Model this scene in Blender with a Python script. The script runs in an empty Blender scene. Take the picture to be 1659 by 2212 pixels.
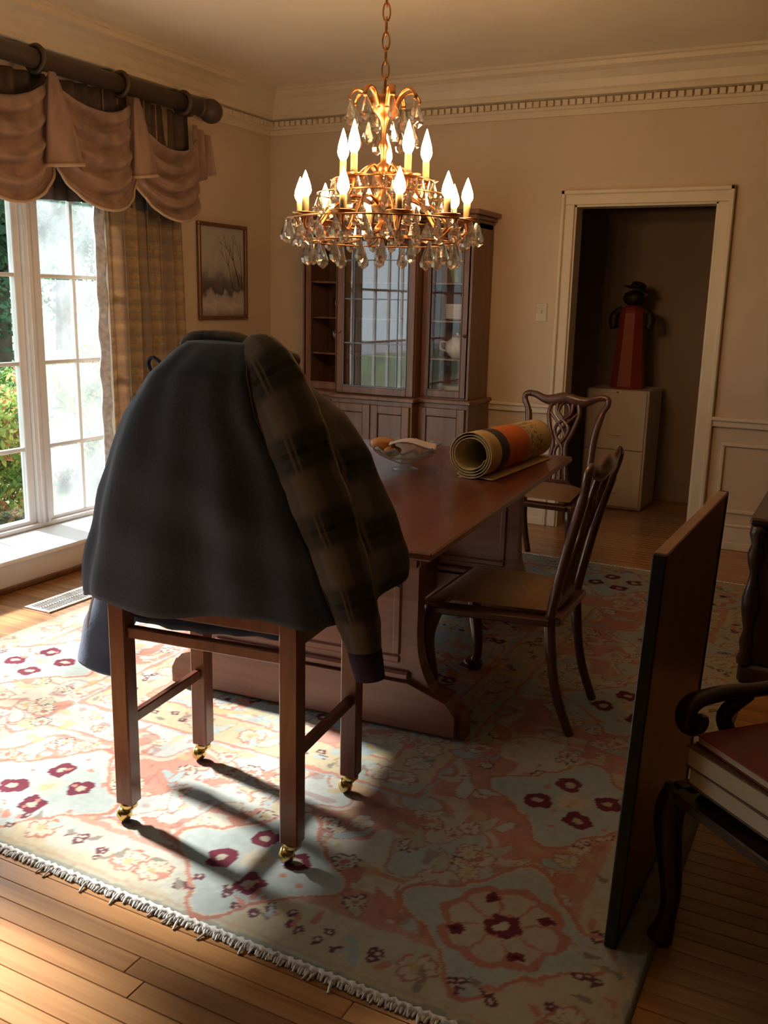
import bpy, bmesh, math, random
import numpy as np
from mathutils import Vector, Matrix
random.seed(7); np.random.seed(7)
SC = bpy.context.scene
COL = SC.collection
PI = math.pi

# ------------------------------------------------------------------ camera
def camera():
    yaw, pitch, roll, f = 0.472457, 0.223599, 0.0226385, 2013.03
    fw = Vector((-math.sin(yaw)*math.cos(pitch), math.cos(yaw)*math.cos(pitch), -math.sin(pitch)))
    r = Vector((math.cos(yaw), math.sin(yaw), 0)); u = r.cross(fw)
    r2 = r*math.cos(roll) + u*math.sin(roll); u2 = -r*math.sin(roll) + u*math.cos(roll)
    cd = bpy.data.cameras.new('camera'); co = bpy.data.objects.new('camera', cd); COL.objects.link(co)
    m = Matrix((r2, u2, -fw)).transposed().to_4x4(); m.translation = (0, 0, 1.5)
    co.matrix_world = m
    cd.sensor_fit = 'VERTICAL'; cd.sensor_height = 24.0; cd.lens = f*24.0/2212.0
    cd.clip_start = 0.02; cd.clip_end = 200
    SC.camera = co
camera()

# ------------------------------------------------------------------ light
SC.view_settings.view_transform = 'Standard'
SC.view_settings.look = 'None'
SC.view_settings.gamma = 1.0
SC.view_settings.use_curve_mapping = False
SC.view_settings.exposure = 0.0
SC.cycles.max_bounces = 7
SC.cycles.diffuse_bounces = 3
SC.cycles.glossy_bounces = 3
SC.cycles.transmission_bounces = 6
SC.cycles.transparent_max_bounces = 12
SC.cycles.use_adaptive_sampling = True
SC.cycles.adaptive_threshold = 0.07
SC.cycles.adaptive_min_samples = 16
SC.cycles.caustics_reflective = False
SC.cycles.caustics_refractive = False
SC.cycles.sample_clamp_indirect = 4.0
SC.cycles.use_light_tree = False
BULB = 104.0
w = bpy.data.worlds.new('overcast_sky'); SC.world = w; w.use_nodes = True
bg = w.node_tree.nodes['Background']
bg.inputs[0].default_value = (0.80, 0.93, 1.0, 1); bg.inputs[1].default_value = 3.2
sd = bpy.data.lights.new('sun', 'SUN'); sd.energy = 22.0; sd.angle = math.radians(5); sd.color = (1.0, 0.96, 0.9)
so = bpy.data.objects.new('sun', sd); COL.objects.link(so)
so.rotation_euler = Vector((0.42, -0.075, -0.293)).to_track_quat('-Z', 'Y').to_euler()
so.location = (-12, 4, 9)
pd = bpy.data.lights.new('window_portal', 'AREA'); pd.shape = 'RECTANGLE'; pd.size = 4.0; pd.size_y = 2.0
pd.cycles.is_portal = True
po = bpy.data.objects.new('window_portal', pd); COL.objects.link(po)
po.location = (-4.27, 2.515, 1.14); po.rotation_euler = (PI/2, 0, -PI/2)

# ------------------------------------------------------------------ helpers
class MB:
    def __init__(s): s.v = []; s.f = []; s.sm = []; s.uv = []
    def add(s, vs, fs, smooth=False, uvs=None):
        o = len(s.v); s.v += [tuple(p) for p in vs]
        for i, f in enumerate(fs):
            s.f.append(tuple(o+k for k in f)); s.sm.append(smooth)
            s.uv.append(uvs[i] if uvs else None)
        return s
    def box(s, c, d, ch=0.0, rot=None):
        hx, hy, hz = d[0]/2, d[1]/2, d[2]/2
        if ch <= 0:
            vs = [(x*hx, y*hy, z*hz) for x in (-1, 1) for y in (-1, 1) for z in (-1, 1)]
            fs = [(0,1,3,2),(4,6,7,5),(0,4,5,1),(2,3,7,6),(0,2,6,4),(1,5,7,3)]
        else:
            ch = min(ch, hx*.9, hy*.9, hz*.9)
            vs = []; idx = {}
            for x in (-1, 1):
                for y in (-1, 1):
                    for z in (-1, 1):
                        for a in range(3):
                            p = [x*hx, y*hy, z*hz]
                            for b in range(3):
                                if b != a: p[b] -= (x, y, z)[b]*ch
                            idx[(x, y, z, a)] = len(vs); vs.append(tuple(p))
            fs = []
            for a in range(3):
                b, c2 = (a+1) % 3, (a+2) % 3
                for sg in (-1, 1):
                    q = []
                    for (sb, sc) in ((-1,-1),(1,-1),(1,1),(-1,1)):
                        k = [0,0,0]; k[a] = sg; k[b] = sb; k[c2] = sc; q.append(idx[(*k, a)])
                    fs.append(tuple(q if sg > 0 else q[::-1]))
                for sb in (-1, 1):
                    for sc in (-1, 1):
                        k0 = [0,0,0]; k1 = [0,0,0]
                        k0[a] = -1; k1[a] = 1
                        for k in (k0, k1): k[b] = sb; k[c2] = sc
                        q = [idx[(*k0, b)], idx[(*k1, b)], idx[(*k1, c2)], idx[(*k0, c2)]]
                        fs.append(tuple(q if sb*sc > 0 else q[::-1]))
            for x in (-1, 1):
                for y in (-1, 1):
                    for z in (-1, 1):
                        q = [idx[(x,y,z,a)] for a in range(3)]
                        fs.append(tuple(q if x*y*z > 0 else q[::-1]))
        R = rot if rot is not None else None
        out = []
        for p in vs:
            p = Vector(p)
            if R is not None: p = R @ p
            out.append(tuple(p + Vector(c)))
        return s.add(out, fs)
    def bar(s, a, b, wx, wy, ch=0.0, up=(0, 0, 1)):
        a, b = Vector(a), Vector(b); d = b-a; L = d.length; zz = d.normalized()
        u = Vector(up)
        if abs(u.dot(zz)) > .95: u = Vector((0, 1, 0))
        xx = u.cross(zz).normalized(); yy = zz.cross(xx)
        return s.box((a+b)/2, (wx, wy, L), ch, Matrix((xx, yy, zz)).transposed())
    def tube(s, pts, rad, n=10, cap=True, flat=None, closed=False, smooth=True, up=None, uvlen=None):
        pts = [Vector(p) for p in pts]; m = len(pts)
        if not hasattr(rad, '__len__'): rad = [rad]*m
        if flat is None: flat = [(1, 1)]*m
        elif not hasattr(flat[0], '__len__'): flat = [flat]*m
        vs = []; prev = None
        acc = 0.0; vv = []
        for i, p in enumerate(pts):
            if closed: t = pts[(i+1) % m]-pts[i-1]
            else: t = pts[min(i+1, m-1)]-pts[max(i-1, 0)]
            t.normalize()
            if prev is None:
                u = Vector(up) if up else (Vector((0, 0, 1)) if abs(t.z) < .9 else Vector((1, 0, 0)))
                a = (u - t*u.dot(t)).normalized()
            else:
                a = (prev - t*prev.dot(t)).normalized()
            prev = a; b = t.cross(a)
            if i: acc += (p-pts[i-1]).length
            vv.append(acc)
            for k in range(n):
                th = 2*PI*k/n
                vs.append(p + a*math.cos(th)*rad[i]*flat[i][0] + b*math.sin(th)*rad[i]*flat[i][1])
        fs = []; uvs = []
        mm = m if closed else m-1
        for i in range(mm):
            j = (i+1) % m
            for k in range(n):
                k2 = (k+1) % n
                fs.append((i*n+k, i*n+k2, j*n+k2, j*n+k))
                v0, v1 = vv[i], vv[j] if j else acc*1.05
                uvs.append(((k/n, v0), ((k+1)/n, v0), ((k+1)/n, v1), (k/n, v1)))
        if cap and not closed:
            fs.append(tuple(range(n))[::-1]); uvs.append(tuple((0, 0) for _ in range(n)))
            fs.append(tuple((m-1)*n+k for k in range(n))); uvs.append(tuple((0, vv[-1]) for _ in range(n)))
        return s.add(vs, fs, smooth, uvs)
    def lathe(s, prof, n=16, c=(0, 0, 0), smooth=True, rot=None, twist=0.0):
        vs = []; m = len(prof)
        for (r, z) in prof:
            for k in range(n):
                th = 2*PI*(k+twist)/n
                p = Vector((r*math.cos(th), r*math.sin(th), z))
                if rot is not None: p = rot @ p
                vs.append(p + Vector(c))
        fs = []
        for i in range(m-1):
            for k in range(n):
                k2 = (k+1) % n
                fs.append((i*n+k, i*n+k2, (i+1)*n+k2, (i+1)*n+k))
        if prof[0][0] > 1e-5: fs.append(tuple(range(n))[::-1])
        if prof[-1][0] > 1e-5: fs.append(tuple((m-1)*n+k for k in range(n)))
        return s.add(vs, fs, smooth)
    def prism(s, poly, h0, h1, axis='y'):
        # poly in (a,b) plane, extruded along axis
        n = len(poly); vs = []
        for h in (h0, h1):
            for (a, b) in poly:
                vs.append((a, h, b) if axis == 'y' else ((h, a, b) if axis == 'x' else (a, b, h)))
        fs = [tuple(range(n)), tuple(range(2*n-1, n-1, -1))]
        for i in range(n):
            j = (i+1) % n; fs.append((j, i, n+i, n+j))
        return s.add(vs, fs)
    def grid(s, fn, nu, nv, smooth=True, closed_u=False):
        vs = []; fs = []; uvs = []
        cu = nu if closed_u else nu+1
        for j in range(nv+1):
            for i in range(cu): vs.append(fn(i/nu, j/nv))
        for j in range(nv):
            for i in range(nu):
                i2 = (i+1) % cu
                fs.append((j*cu+i, j*cu+i2, (j+1)*cu+i2, (j+1)*cu+i))
                uvs.append(((i/nu, j/nv), ((i+1)/nu, j/nv), ((i+1)/nu, (j+1)/nv), (i/nu, (j+1)/nv)))
        return s.add(vs, fs, smooth, uvs)
    def mesh(s, name, mat, org=(0, 0, 0)):
        me = bpy.data.meshes.new(name)
        o = org
        me.from_pydata([(p[0]-o[0], p[1]-o[1], p[2]-o[2]) for p in s.v], [], s.f)
        me.polygons.foreach_set('use_smooth', s.sm)
        if any(u is not None for u in s.uv):
            ul = me.uv_layers.new(name='UVMap'); dat = []
            for f, u in zip(s.f, s.uv):
                for k in range(len(f)):
                    q = u[k] if u else (0, 0); dat += [q[0], q[1]]
            ul.data.foreach_set('uv', dat)
        bm = bmesh.new(); bm.from_mesh(me); bmesh.ops.recalc_face_normals(bm, faces=bm.faces); bm.to_mesh(me); bm.free()
        me.materials.append(mat)
        return me
    def build(s, name, mat, parent=None, org=(0, 0, 0), loc=None, rz=0.0):
        ob = bpy.data.objects.new(name, s.mesh(name, mat, org)); COL.objects.link(ob)
        if parent is not None:
            ob.parent = parent
        if loc is not None: ob.location = loc
        if rz: ob.rotation_euler = (0, 0, rz)
        return ob

def tag(o, label=None, cat=None, group=None, kind=None):
    if label: o['label'] = label
    if cat: o['category'] = cat
    if group: o['group'] = group
    if kind: o['kind'] = kind
    return o
def empty(name, loc, rz=0.0, label=None, cat=None, group=None, kind=None):
    o = bpy.data.objects.new(name, None); COL.objects.link(o)
    o.location = loc; o.rotation_euler = (0, 0, rz); o.empty_display_size = .05
    return tag(o, label, cat, group, kind)
def inst(src, name, parent, loc, rot=(0, 0, 0), scale=(1, 1, 1), mat=None):
    o = src.copy(); o.name = name; COL.objects.link(o); o.parent = parent
    o.location = loc; o.rotation_euler = rot; o.scale = scale
    return o
def lerp(tab, x):
    # tab sorted ascending in x
    if x <= tab[0][0]: return tab[0][1]
    for (a, b), (c, d) in zip(tab, tab[1:]):
        if x <= c: return b+(d-b)*(x-a)/(c-a)
    return tab[-1][1]
def spline(pts, n, closed=False):
    P = [Vector(p) for p in pts]; m = len(P); out = []
    segs = m if closed else m-1
    for i in range(segs):
        g = lambda k: P[k % m] if closed else P[max(0, min(m-1, k))]
        a, b, c, d = g(i-1), g(i), g(i+1), g(i+2)
        for k in range(n):
            t = k/n
            out.append(.5*((2*b)+(c-a)*t+(2*a-5*b+4*c-d)*t*t+(3*b-a-3*c+d)*t**3))
    if not closed: out.append(P[-1])
    return out

# ------------------------------------------------------------------ materials
def nd(nt, t, **kw):
    n = nt.nodes.new(t)
    for k, v in kw.items(): setattr(n, k, v)
    return n
def base_mat(name):
    m = bpy.data.materials.new(name); m.use_nodes = True
    nt = m.node_tree; return m, nt, nt.nodes['Principled BSDF']
def ramp(nt, fac, stops):
    r = nd(nt, 'ShaderNodeValToRGB'); e = r.color_ramp.elements
    while len(e) < len(stops): e.new(.5)
    for k, (p, c) in enumerate(stops): e[k].position = p; e[k].color = (*c, 1)
    nt.links.new(fac, r.inputs[0]); return r.outputs[0]
def plain(name, col, rough=.6, metal=0.0, var=.12, scale=8.0, bump=0.0, bscale=60.0, spec=.5, coat=0.0, sheen=0.0, stretch=(1,1,1)):
    m, nt, b = base_mat(name)
    tc = nd(nt, 'ShaderNodeTexCoord'); mp = nd(nt, 'ShaderNodeMapping'); mp.inputs['Scale'].default_value = stretch
    nt.links.new(tc.outputs['Object'], mp.inputs[0])
    n = nd(nt, 'ShaderNodeTexNoise'); n.inputs['Scale'].default_value = scale; n.inputs['Detail'].default_value = 4
    nt.links.new(mp.outputs[0], n.inputs['Vector'])
    d = tuple(max(0, c*(1-var)) for c in col); l = tuple(min(1, c*(1+var)) for c in col)
    nt.links.new(ramp(nt, n.outputs[0], [(.3, d), (.7, l)]), b.inputs['Base Color'])
    b.inputs['Roughness'].default_value = rough; b.inputs['Metallic'].default_value = metal
    b.inputs['Specular IOR Level'].default_value = spec; b.inputs['Coat Weight'].default_value = coat
    b.inputs['Coat Roughness'].default_value = .15
    b.inputs['Sheen Weight'].default_value = sheen
    if bump:
        n2 = nd(nt, 'ShaderNodeTexNoise'); n2.inputs['Scale'].default_value = bscale; n2.inputs['Detail'].default_value = 5
        nt.links.new(mp.outputs[0], n2.inputs['Vector'])
        bp = nd(nt, 'ShaderNodeBump'); bp.inputs['Strength'].default_value = bump; bp.inputs['Distance'].default_value = .01
        nt.links.new(n2.outputs[0], bp.inputs['Height']); nt.links.new(bp.outputs[0], b.inputs['Normal'])
    return m
def wood(name, c1, c2, axis='z', scale=3.0, rough=.35, coat=.3, rnd=0.0):
    m, nt, b = base_mat(name)
    tc = nd(nt, 'ShaderNodeTexCoord'); mp = nd(nt, 'ShaderNodeMapping')
    st = {'x': (.08, 1, 1), 'y': (1, .08, 1), 'z': (1, 1, .08)}[axis]
    mp.inputs['Scale'].default_value = st
    nt.links.new(tc.outputs['Object'], mp.inputs[0])
    vec = mp.outputs[0]
    if rnd:
        oi = nd(nt, 'ShaderNodeObjectInfo'); ad = nd(nt, 'ShaderNodeVectorMath', operation='MULTIPLY_ADD')
        cx = nd(nt, 'ShaderNodeCombineXYZ')
        for k in range(3): nt.links.new(oi.outputs['Random'], cx.inputs[k])
        ad.inputs[1].default_value = (37, 53, 71)
        nt.links.new(cx.outputs[0], ad.inputs[0]); nt.links.new(vec, ad.inputs[2]); vec = ad.outputs[0]
    n = nd(nt, 'ShaderNodeTexNoise'); n.inputs['Scale'].default_value = scale*8; n.inputs['Detail'].default_value = 6
    n.inputs['Roughness'].default_value = .65; n.inputs['Distortion'].default_value = .6
    nt.links.new(vec, n.inputs['Vector'])
    colo = ramp(nt, n.outputs[0], [(.3, c1), (.68, c2)])
    if rnd:
        hs = nd(nt, 'ShaderNodeHueSaturation')
        mr = nd(nt, 'ShaderNodeMapRange'); mr.inputs[3].default_value = 1-rnd; mr.inputs[4].default_value = 1+rnd
        nt.links.new(oi.outputs['Random'], mr.inputs[0]); nt.links.new(mr.outputs[0], hs.inputs['Value'])
        nt.links.new(colo, hs.inputs['Color']); colo = hs.outputs[0]
    nt.links.new(colo, b.inputs['Base Color'])
    b.inputs['Roughness'].default_value = rough; b.inputs['Coat Weight'].default_value = coat; b.inputs['Coat Roughness'].default_value = .2
    bp = nd(nt, 'ShaderNodeBump'); bp.inputs['Strength'].default_value = .08; bp.inputs['Distance'].default_value = .004
    nt.links.new(n.outputs[0], bp.inputs['Height']); nt.links.new(bp.outputs[0], b.inputs['Normal'])
    return m
def emit(name, col, s):
    m = bpy.data.materials.new(name); m.use_nodes = True; nt = m.node_tree; nt.nodes.clear()
    e = nd(nt, 'ShaderNodeEmission'); o = nd(nt, 'ShaderNodeOutputMaterial')
    e.inputs[0].default_value = (*col, 1); e.inputs[1].default_value = s
    nt.links.new(e.outputs[0], o.inputs[0]); return m
def thin_glass(name, tint=(1, 1, 1), haze=0.0, refl=1.0, hazecol=(.85, .93, 1)):
    # a clear pane: transparent with a Fresnel reflection; haze = translucent share; on the window it stands in for glare
    m = bpy.data.materials.new(name); m.use_nodes = True; nt = m.node_tree; nt.nodes.clear()
    o = nd(nt, 'ShaderNodeOutputMaterial'); t = nd(nt, 'ShaderNodeBsdfTransparent'); t.inputs[0].default_value = (*tint, 1)
    g = nd(nt, 'ShaderNodeBsdfGlossy'); g.inputs['Roughness'].default_value = .02
    lw = nd(nt, 'ShaderNodeLayerWeight'); lw.inputs[0].default_value = .5          # Schlick reflection, same from both sides
    pw_ = nd(nt, 'ShaderNodeMath', operation='POWER'); pw_.inputs[1].default_value = 5; nt.links.new(lw.outputs['Facing'], pw_.inputs[0])
    mu = nd(nt, 'ShaderNodeMath', operation='MULTIPLY_ADD'); mu.inputs[1].default_value = .96*min(1, refl); mu.inputs[2].default_value = .04*refl; mu.use_clamp = True
    nt.links.new(pw_.outputs[0], mu.inputs[0])
    mx = nd(nt, 'ShaderNodeMixShader'); nt.links.new(mu.outputs[0], mx.inputs[0])
    base = t.outputs[0]
    if haze > 0:
        tr = nd(nt, 'ShaderNodeBsdfTranslucent'); tr.inputs[0].default_value = (*hazecol, 1)
        n = nd(nt, 'ShaderNodeTexNoise'); n.inputs['Scale'].default_value = 5; n.inputs['Detail'].default_value = 3
        tc = nd(nt, 'ShaderNodeTexCoord'); nt.links.new(tc.outputs['Object'], n.inputs['Vector'])
        mr = nd(nt, 'ShaderNodeMapRange'); mr.inputs[1].default_value = .3; mr.inputs[2].default_value = .7
        mr.inputs[3].default_value = haze*.6; mr.inputs[4].default_value = min(1, haze*1.35)
        nt.links.new(n.outputs[0], mr.inputs[0])
        m2 = nd(nt, 'ShaderNodeMixShader'); nt.links.new(mr.outputs[0], m2.inputs[0])
        nt.links.new(base, m2.inputs[1]); nt.links.new(tr.outputs[0], m2.inputs[2]); base = m2.outputs[0]
    nt.links.new(base, mx.inputs[1]); nt.links.new(g.outputs[0], mx.inputs[2]); nt.links.new(mx.outputs[0], o.inputs[0])
    return m
def crystal_mat(name):
    m = bpy.data.materials.new(name); m.use_nodes = True; nt = m.node_tree; nt.nodes.clear()
    o = nd(nt, 'ShaderNodeOutputMaterial'); t = nd(nt, 'ShaderNodeBsdfTransparent'); t.inputs[0].default_value = (.95, .92, .86, 1)
    g = nd(nt, 'ShaderNodeBsdfGlass'); g.inputs['IOR'].default_value = 1.52; g.inputs['Roughness'].default_value = .0
    gl = nd(nt, 'ShaderNodeBsdfGlossy'); gl.inputs['Roughness'].default_value = .06
    m1 = nd(nt, 'ShaderNodeMixShader'); m1.inputs[0].default_value = .62
    nt.links.new(t.outputs[0], m1.inputs[1]); nt.links.new(g.outputs[0], m1.inputs[2])
    m2 = nd(nt, 'ShaderNodeMixShader'); m2.inputs[0].default_value = .12
    nt.links.new(m1.outputs[0], m2.inputs[1]); nt.links.new(gl.outputs[0], m2.inputs[2])
    nt.links.new(m2.outputs[0], o.inputs[0]); return m
def uv_plaid(name, base, bands, rough=.9, su=1.0, sv=1.0, trans=0.0, sheen=.0):
    # bands: list of (axis 'u'/'v', period, offset, width, colour, strength)
    m, nt, b = base_mat(name)
    uv = nd(nt, 'ShaderNodeUVMap'); sp = nd(nt, 'ShaderNodeSeparateXYZ'); nt.links.new(uv.outputs[0], sp.inputs[0])
    n = nd(nt, 'ShaderNodeTexNoise'); n.inputs['Scale'].default_value = 40; n.inputs['Detail'].default_value = 3
    tc = nd(nt, 'ShaderNodeTexCoord'); nt.links.new(tc.outputs['Object'], n.inputs['Vector'])
    d = tuple(c*.8 for c in base); l = tuple(min(1, c*1.2) for c in base)
    cur = ramp(nt, n.outputs[0], [(.3, d), (.7, l)])
    for (ax, per, off, wid, colr, st) in bands:
        src = sp.outputs[0 if ax == 'u' else 1]
        ma = nd(nt, 'ShaderNodeMath', operation='MULTIPLY_ADD'); ma.inputs[1].default_value = 1/per; ma.inputs[2].default_value = off
        nt.links.new(src, ma.inputs[0])
        fr = nd(nt, 'ShaderNodeMath', operation='FRACT'); nt.links.new(ma.outputs[0], fr.inputs[0])
        su_ = nd(nt, 'ShaderNodeMath', operation='SUBTRACT'); su_.inputs[1].default_value = .5; nt.links.new(fr.outputs[0], su_.inputs[0])
        ab = nd(nt, 'ShaderNodeMath', operation='ABSOLUTE'); nt.links.new(su_.outputs[0], ab.inputs[0])
        mr = nd(nt, 'ShaderNodeMapRange'); mr.inputs[1].default_value = wid*.5; mr.inputs[2].default_value = wid*.5*1.5
        mr.inputs[3].default_value = st; mr.inputs[4].default_value = 0
        nt.links.new(ab.outputs[0], mr.inputs[0])
        mx = nd(nt, 'ShaderNodeMix', data_type='RGBA'); nt.links.new(mr.outputs[0], mx.inputs[0])
        nt.links.new(cur, mx.inputs[6]); mx.inputs[7].default_value = (*colr, 1); cur = mx.outputs[2]
    nt.links.new(cur, b.inputs['Base Color']); b.inputs['Roughness'].default_value = rough
    b.inputs['Specular IOR Level'].default_value = .2; b.inputs['Sheen Weight'].default_value = sheen
    if trans:
        o = nt.nodes['Material Output']; tr = nd(nt, 'ShaderNodeBsdfTranslucent'); nt.links.new(cur, tr.inputs[0])
        mx = nd(nt, 'ShaderNodeMixShader'); mx.inputs[0].default_value = trans
        nt.links.new(b.outputs[0], mx.inputs[1]); nt.links.new(tr.outputs[0], mx.inputs[2]); nt.links.new(mx.outputs[0], o.inputs[0])
    return m
def attr_mat(name, attr='Col', rough=.9, trans=0.0, bump=0.0, spec=.2):
    m, nt, b = base_mat(name)
    a = nd(nt, 'ShaderNodeAttribute'); a.attribute_name = attr
    nt.links.new(a.outputs['Color'], b.inputs['Base Color']); b.inputs['Roughness'].default_value = rough
    b.inputs['Specular IOR Level'].default_value = spec
    if bump:
        tc = nd(nt, 'ShaderNodeTexCoord'); n = nd(nt, 'ShaderNodeTexNoise'); n.inputs['Scale'].default_value = 300
        nt.links.new(tc.outputs['Object'], n.inputs['Vector'])
        bp = nd(nt, 'ShaderNodeBump'); bp.inputs['Strength'].default_value = bump; bp.inputs['Distance'].default_value = .004
        nt.links.new(n.outputs[0], bp.inputs['Height']); nt.links.new(bp.outputs[0], b.inputs['Normal'])
    if trans:
        o = nt.nodes['Material Output']; tr = nd(nt, 'ShaderNodeBsdfTranslucent'); nt.links.new(a.outputs['Color'], tr.inputs[0])
        mx = nd(nt, 'ShaderNodeMixShader'); mx.inputs[0].default_value = trans
        nt.links.new(b.outputs[0], mx.inputs[1]); nt.links.new(tr.outputs[0], mx.inputs[2]); nt.links.new(mx.outputs[0], o.inputs[0])
    return m

M = {}
M['wall'] = plain('cream_wall_paint', (.66, .53, .39), .8, var=.04, scale=2, bump=.05, bscale=150)
M['ceil'] = plain('ceiling_paint', (.86, .76, .58), .9, var=.03, scale=2)
M['trim'] = plain('cream_trim_paint', (.74, .64, .48), .45, var=.03)
M['white'] = plain('white_window_paint', (.86, .87, .87), .4, var=.03)
M['darkwall'] = plain('bounce_cut_dark', (.09, .06, .045), .7, var=.1, scale=3)  # dark colour added to the unseen walls to cut bounce light
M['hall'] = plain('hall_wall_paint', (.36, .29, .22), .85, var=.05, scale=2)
M['floor'] = plain('subfloor_wood', (.16, .09, .05), .7)
M['plank'] = wood('oak_plank', (.29, .125, .042), (.50, .26, .10), 'x', 2.2, .32, .25, rnd=.22)
M['mahog'] = wood('mahogany', (.055, .017, .010), (.12, .040, .023), 'z', 2.5, .3, .4)
M['mahogx'] = wood('mahogany_table', (.11, .026, .014), (.21, .055, .03), 'y', 2.0, .28, .5)
M['mahogp'] = wood('mahogany_base', (.15, .052, .032), (.26, .10, .066), 'x', 2.0, .4, .2)
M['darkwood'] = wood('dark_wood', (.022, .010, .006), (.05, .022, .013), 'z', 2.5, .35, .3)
M['cabwood'] = wood('cabinet_wood', (.13, .062, .034), (.25, .125, .07), 'z', 2.0, .4, .25)
M['stool'] = wood('cherry_stool', (.16, .05, .028), (.28, .095, .055), 'z', 2.5, .32, .4)
M['leaf'] = wood('leaf_veneer', (.22, .115, .06), (.34, .19, .105), 'z', 1.5, .4, .2)
M['leafedge'] = plain('leaf_edge_dark', (.012, .014, .015), .4)
M['brass'] = plain('brass', (.66, .48, .18), .25, 1.0, .1)
M['gilt'] = plain('antique_gilt', (.50, .23, .09), .32, 1.0, .15, 20)
M['pole'] = plain('dark_pole_wood', (.075, .05, .036), .5, var=.2, scale=6)
M['bronze'] = plain('dark_bronze', (.03, .025, .022), .45, .6)
M['seat'] = plain('tan_seat_fabric', (.24, .15, .085), .85, var=.1, scale=30, bump=.1, bscale=200)
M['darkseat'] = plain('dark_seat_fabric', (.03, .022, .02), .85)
M['navy'] = plain('navy_cotton', (.040, .062, .120), .85, var=.15, scale=5, bump=.12, bscale=120, sheen=.12)
M['cuff'] = plain('purple_rib_knit', (.030, .016, .060), .9, var=.2, scale=60)
M['zip'] = plain('grey_zip', (.35, .36, .40), .4, .7)
M['bulb'] = emit('lit_bulb_glass', (1.0, .55, .24), BULB)
M['candle'] = plain('ivory_candle_sleeve', (.72, .56, .30), .5, var=.05)
M['crystal'] = crystal_mat('cut_crystal')
M['pane'] = thin_glass('window_pane')
M['hazy'] = thin_glass('glare_veil_pane', haze=.08)  # pale translucency stands in for the bright glare over this sash
M['cabglass'] = thin_glass('cabinet_glass', refl=2.2)
M['sideglass'] = thin_glass('cabinet_side_glass', refl=.6)
M['bowl'] = thin_glass('bowl_glass', tint=(.93, .97, .95), refl=2.2, haze=.10, hazecol=(.7, .8, .75))
M['lead'] = plain('lead_came', (.20, .22, .25), .4, .7)
M['china'] = plain('white_china', (.62, .60, .56), .25, var=.05)
M['metalwhite'] = plain('white_metal_cabinet', (.74, .66, .60), .4, var=.02)
M['red'] = plain('red_lacquer', (.30, .05, .028), .5, var=.15, scale=9)
M['black'] = plain('black_ornament', (.018, .016, .015), .55)
M['switch'] = plain('ivory_switch', (.66, .56, .42), .4)
M['vent'] = plain('metal_register', (.55, .50, .46), .35, .5)
M['ventdark'] = plain('register_slot', (.05, .045, .04), .7)
M['fringe'] = plain('rug_fringe', (.70, .69, .66), .95, var=.15, scale=40)
M['page'] = plain('book_pages', (.50, .42, .30), .9, var=.08, scale=60, stretch=(1, 1, 14))
M['redbook'] = plain('red_book_cover', (.20, .018, .022), .35, var=.1)
M['brownbook'] = plain('brown_book_cover', (.10, .05, .03), .5, var=.1)
M['rolltan'] = plain('cream_paper', (.60, .48, .24), .8, var=.08, scale=20)
M['orangefruit'] = plain('orange_sweet', (.60, .25, .06), .5, var=.2, scale=14)
M['paper'] = plain('pink_paper', (.72, .58, .54), .8, var=.04)
M['lace'] = plain('lining_edge', (.50, .47, .45), .95, var=.3, scale=35)
M['bark'] = plain('bark', (.10, .075, .055), .9, var=.3, scale=10, bump=.4, bscale=20)
M['lawn'] = plain('lawn', (.10, .13, .06), .95, var=.5, scale=1.5)
M['road'] = plain('asphalt', (.22, .22, .24), .95, var=.1, scale=3)
M['foliage'] = attr_mat('foliage_leaf', trans=.5, rough=.6, spec=.3)
M['rug'] = attr_mat('wool_rug', rough=.95, bump=.15, spec=.05)
M['swag'] = plain('rose_swag_fabric', (.26, .165, .125), .9, var=.28, scale=10, bump=.1, bscale=90, stretch=(1, 1, .35), sheen=.1)
M['swaglining'] = plain('swag_lining', (.42, .30, .20), .9, var=.1, scale=14)
M['curtain'] = uv_plaid('plaid_curtain', (.50, .36, .21), [
    ('u', .34, .1, .3, (.36, .26, .20), .6), ('u', .17, .35, .10, (.26, .22, .21), .6), ('u', .085, .2, .1, (.58, .42, .22), .5),
    ('v', .036, .2, .30, (.36, .27, .19), .55), ('v', .018, .1, .14, (.29, .24, .22), .4), ('v', .072, .6, .12, (.58, .43, .25), .4)], trans=.4)
M['valance'] = uv_plaid('plaid_valance', (.085, .06, .05), [('u', .08, .2, .3, (.05, .045, .05), .6), ('v', .3, .2, .2, (.10, .065, .045), .6)])
M['plaid'] = uv_plaid('plaid_wool', (.042, .040, .042), [
    ('v', .19, .3, .42, (.16, .135, .11), .8), ('v', .19, .8, .06, (.012, .012, .013), .8),
    ('u', .25, .2, .3, (.055, .045, .036), .55), ('u', .25, .62, .05, (.16, .11, .06), .7), ('u', .25, .74, .04, (.15, .10, .06), .6)], sheen=.05)
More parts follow.
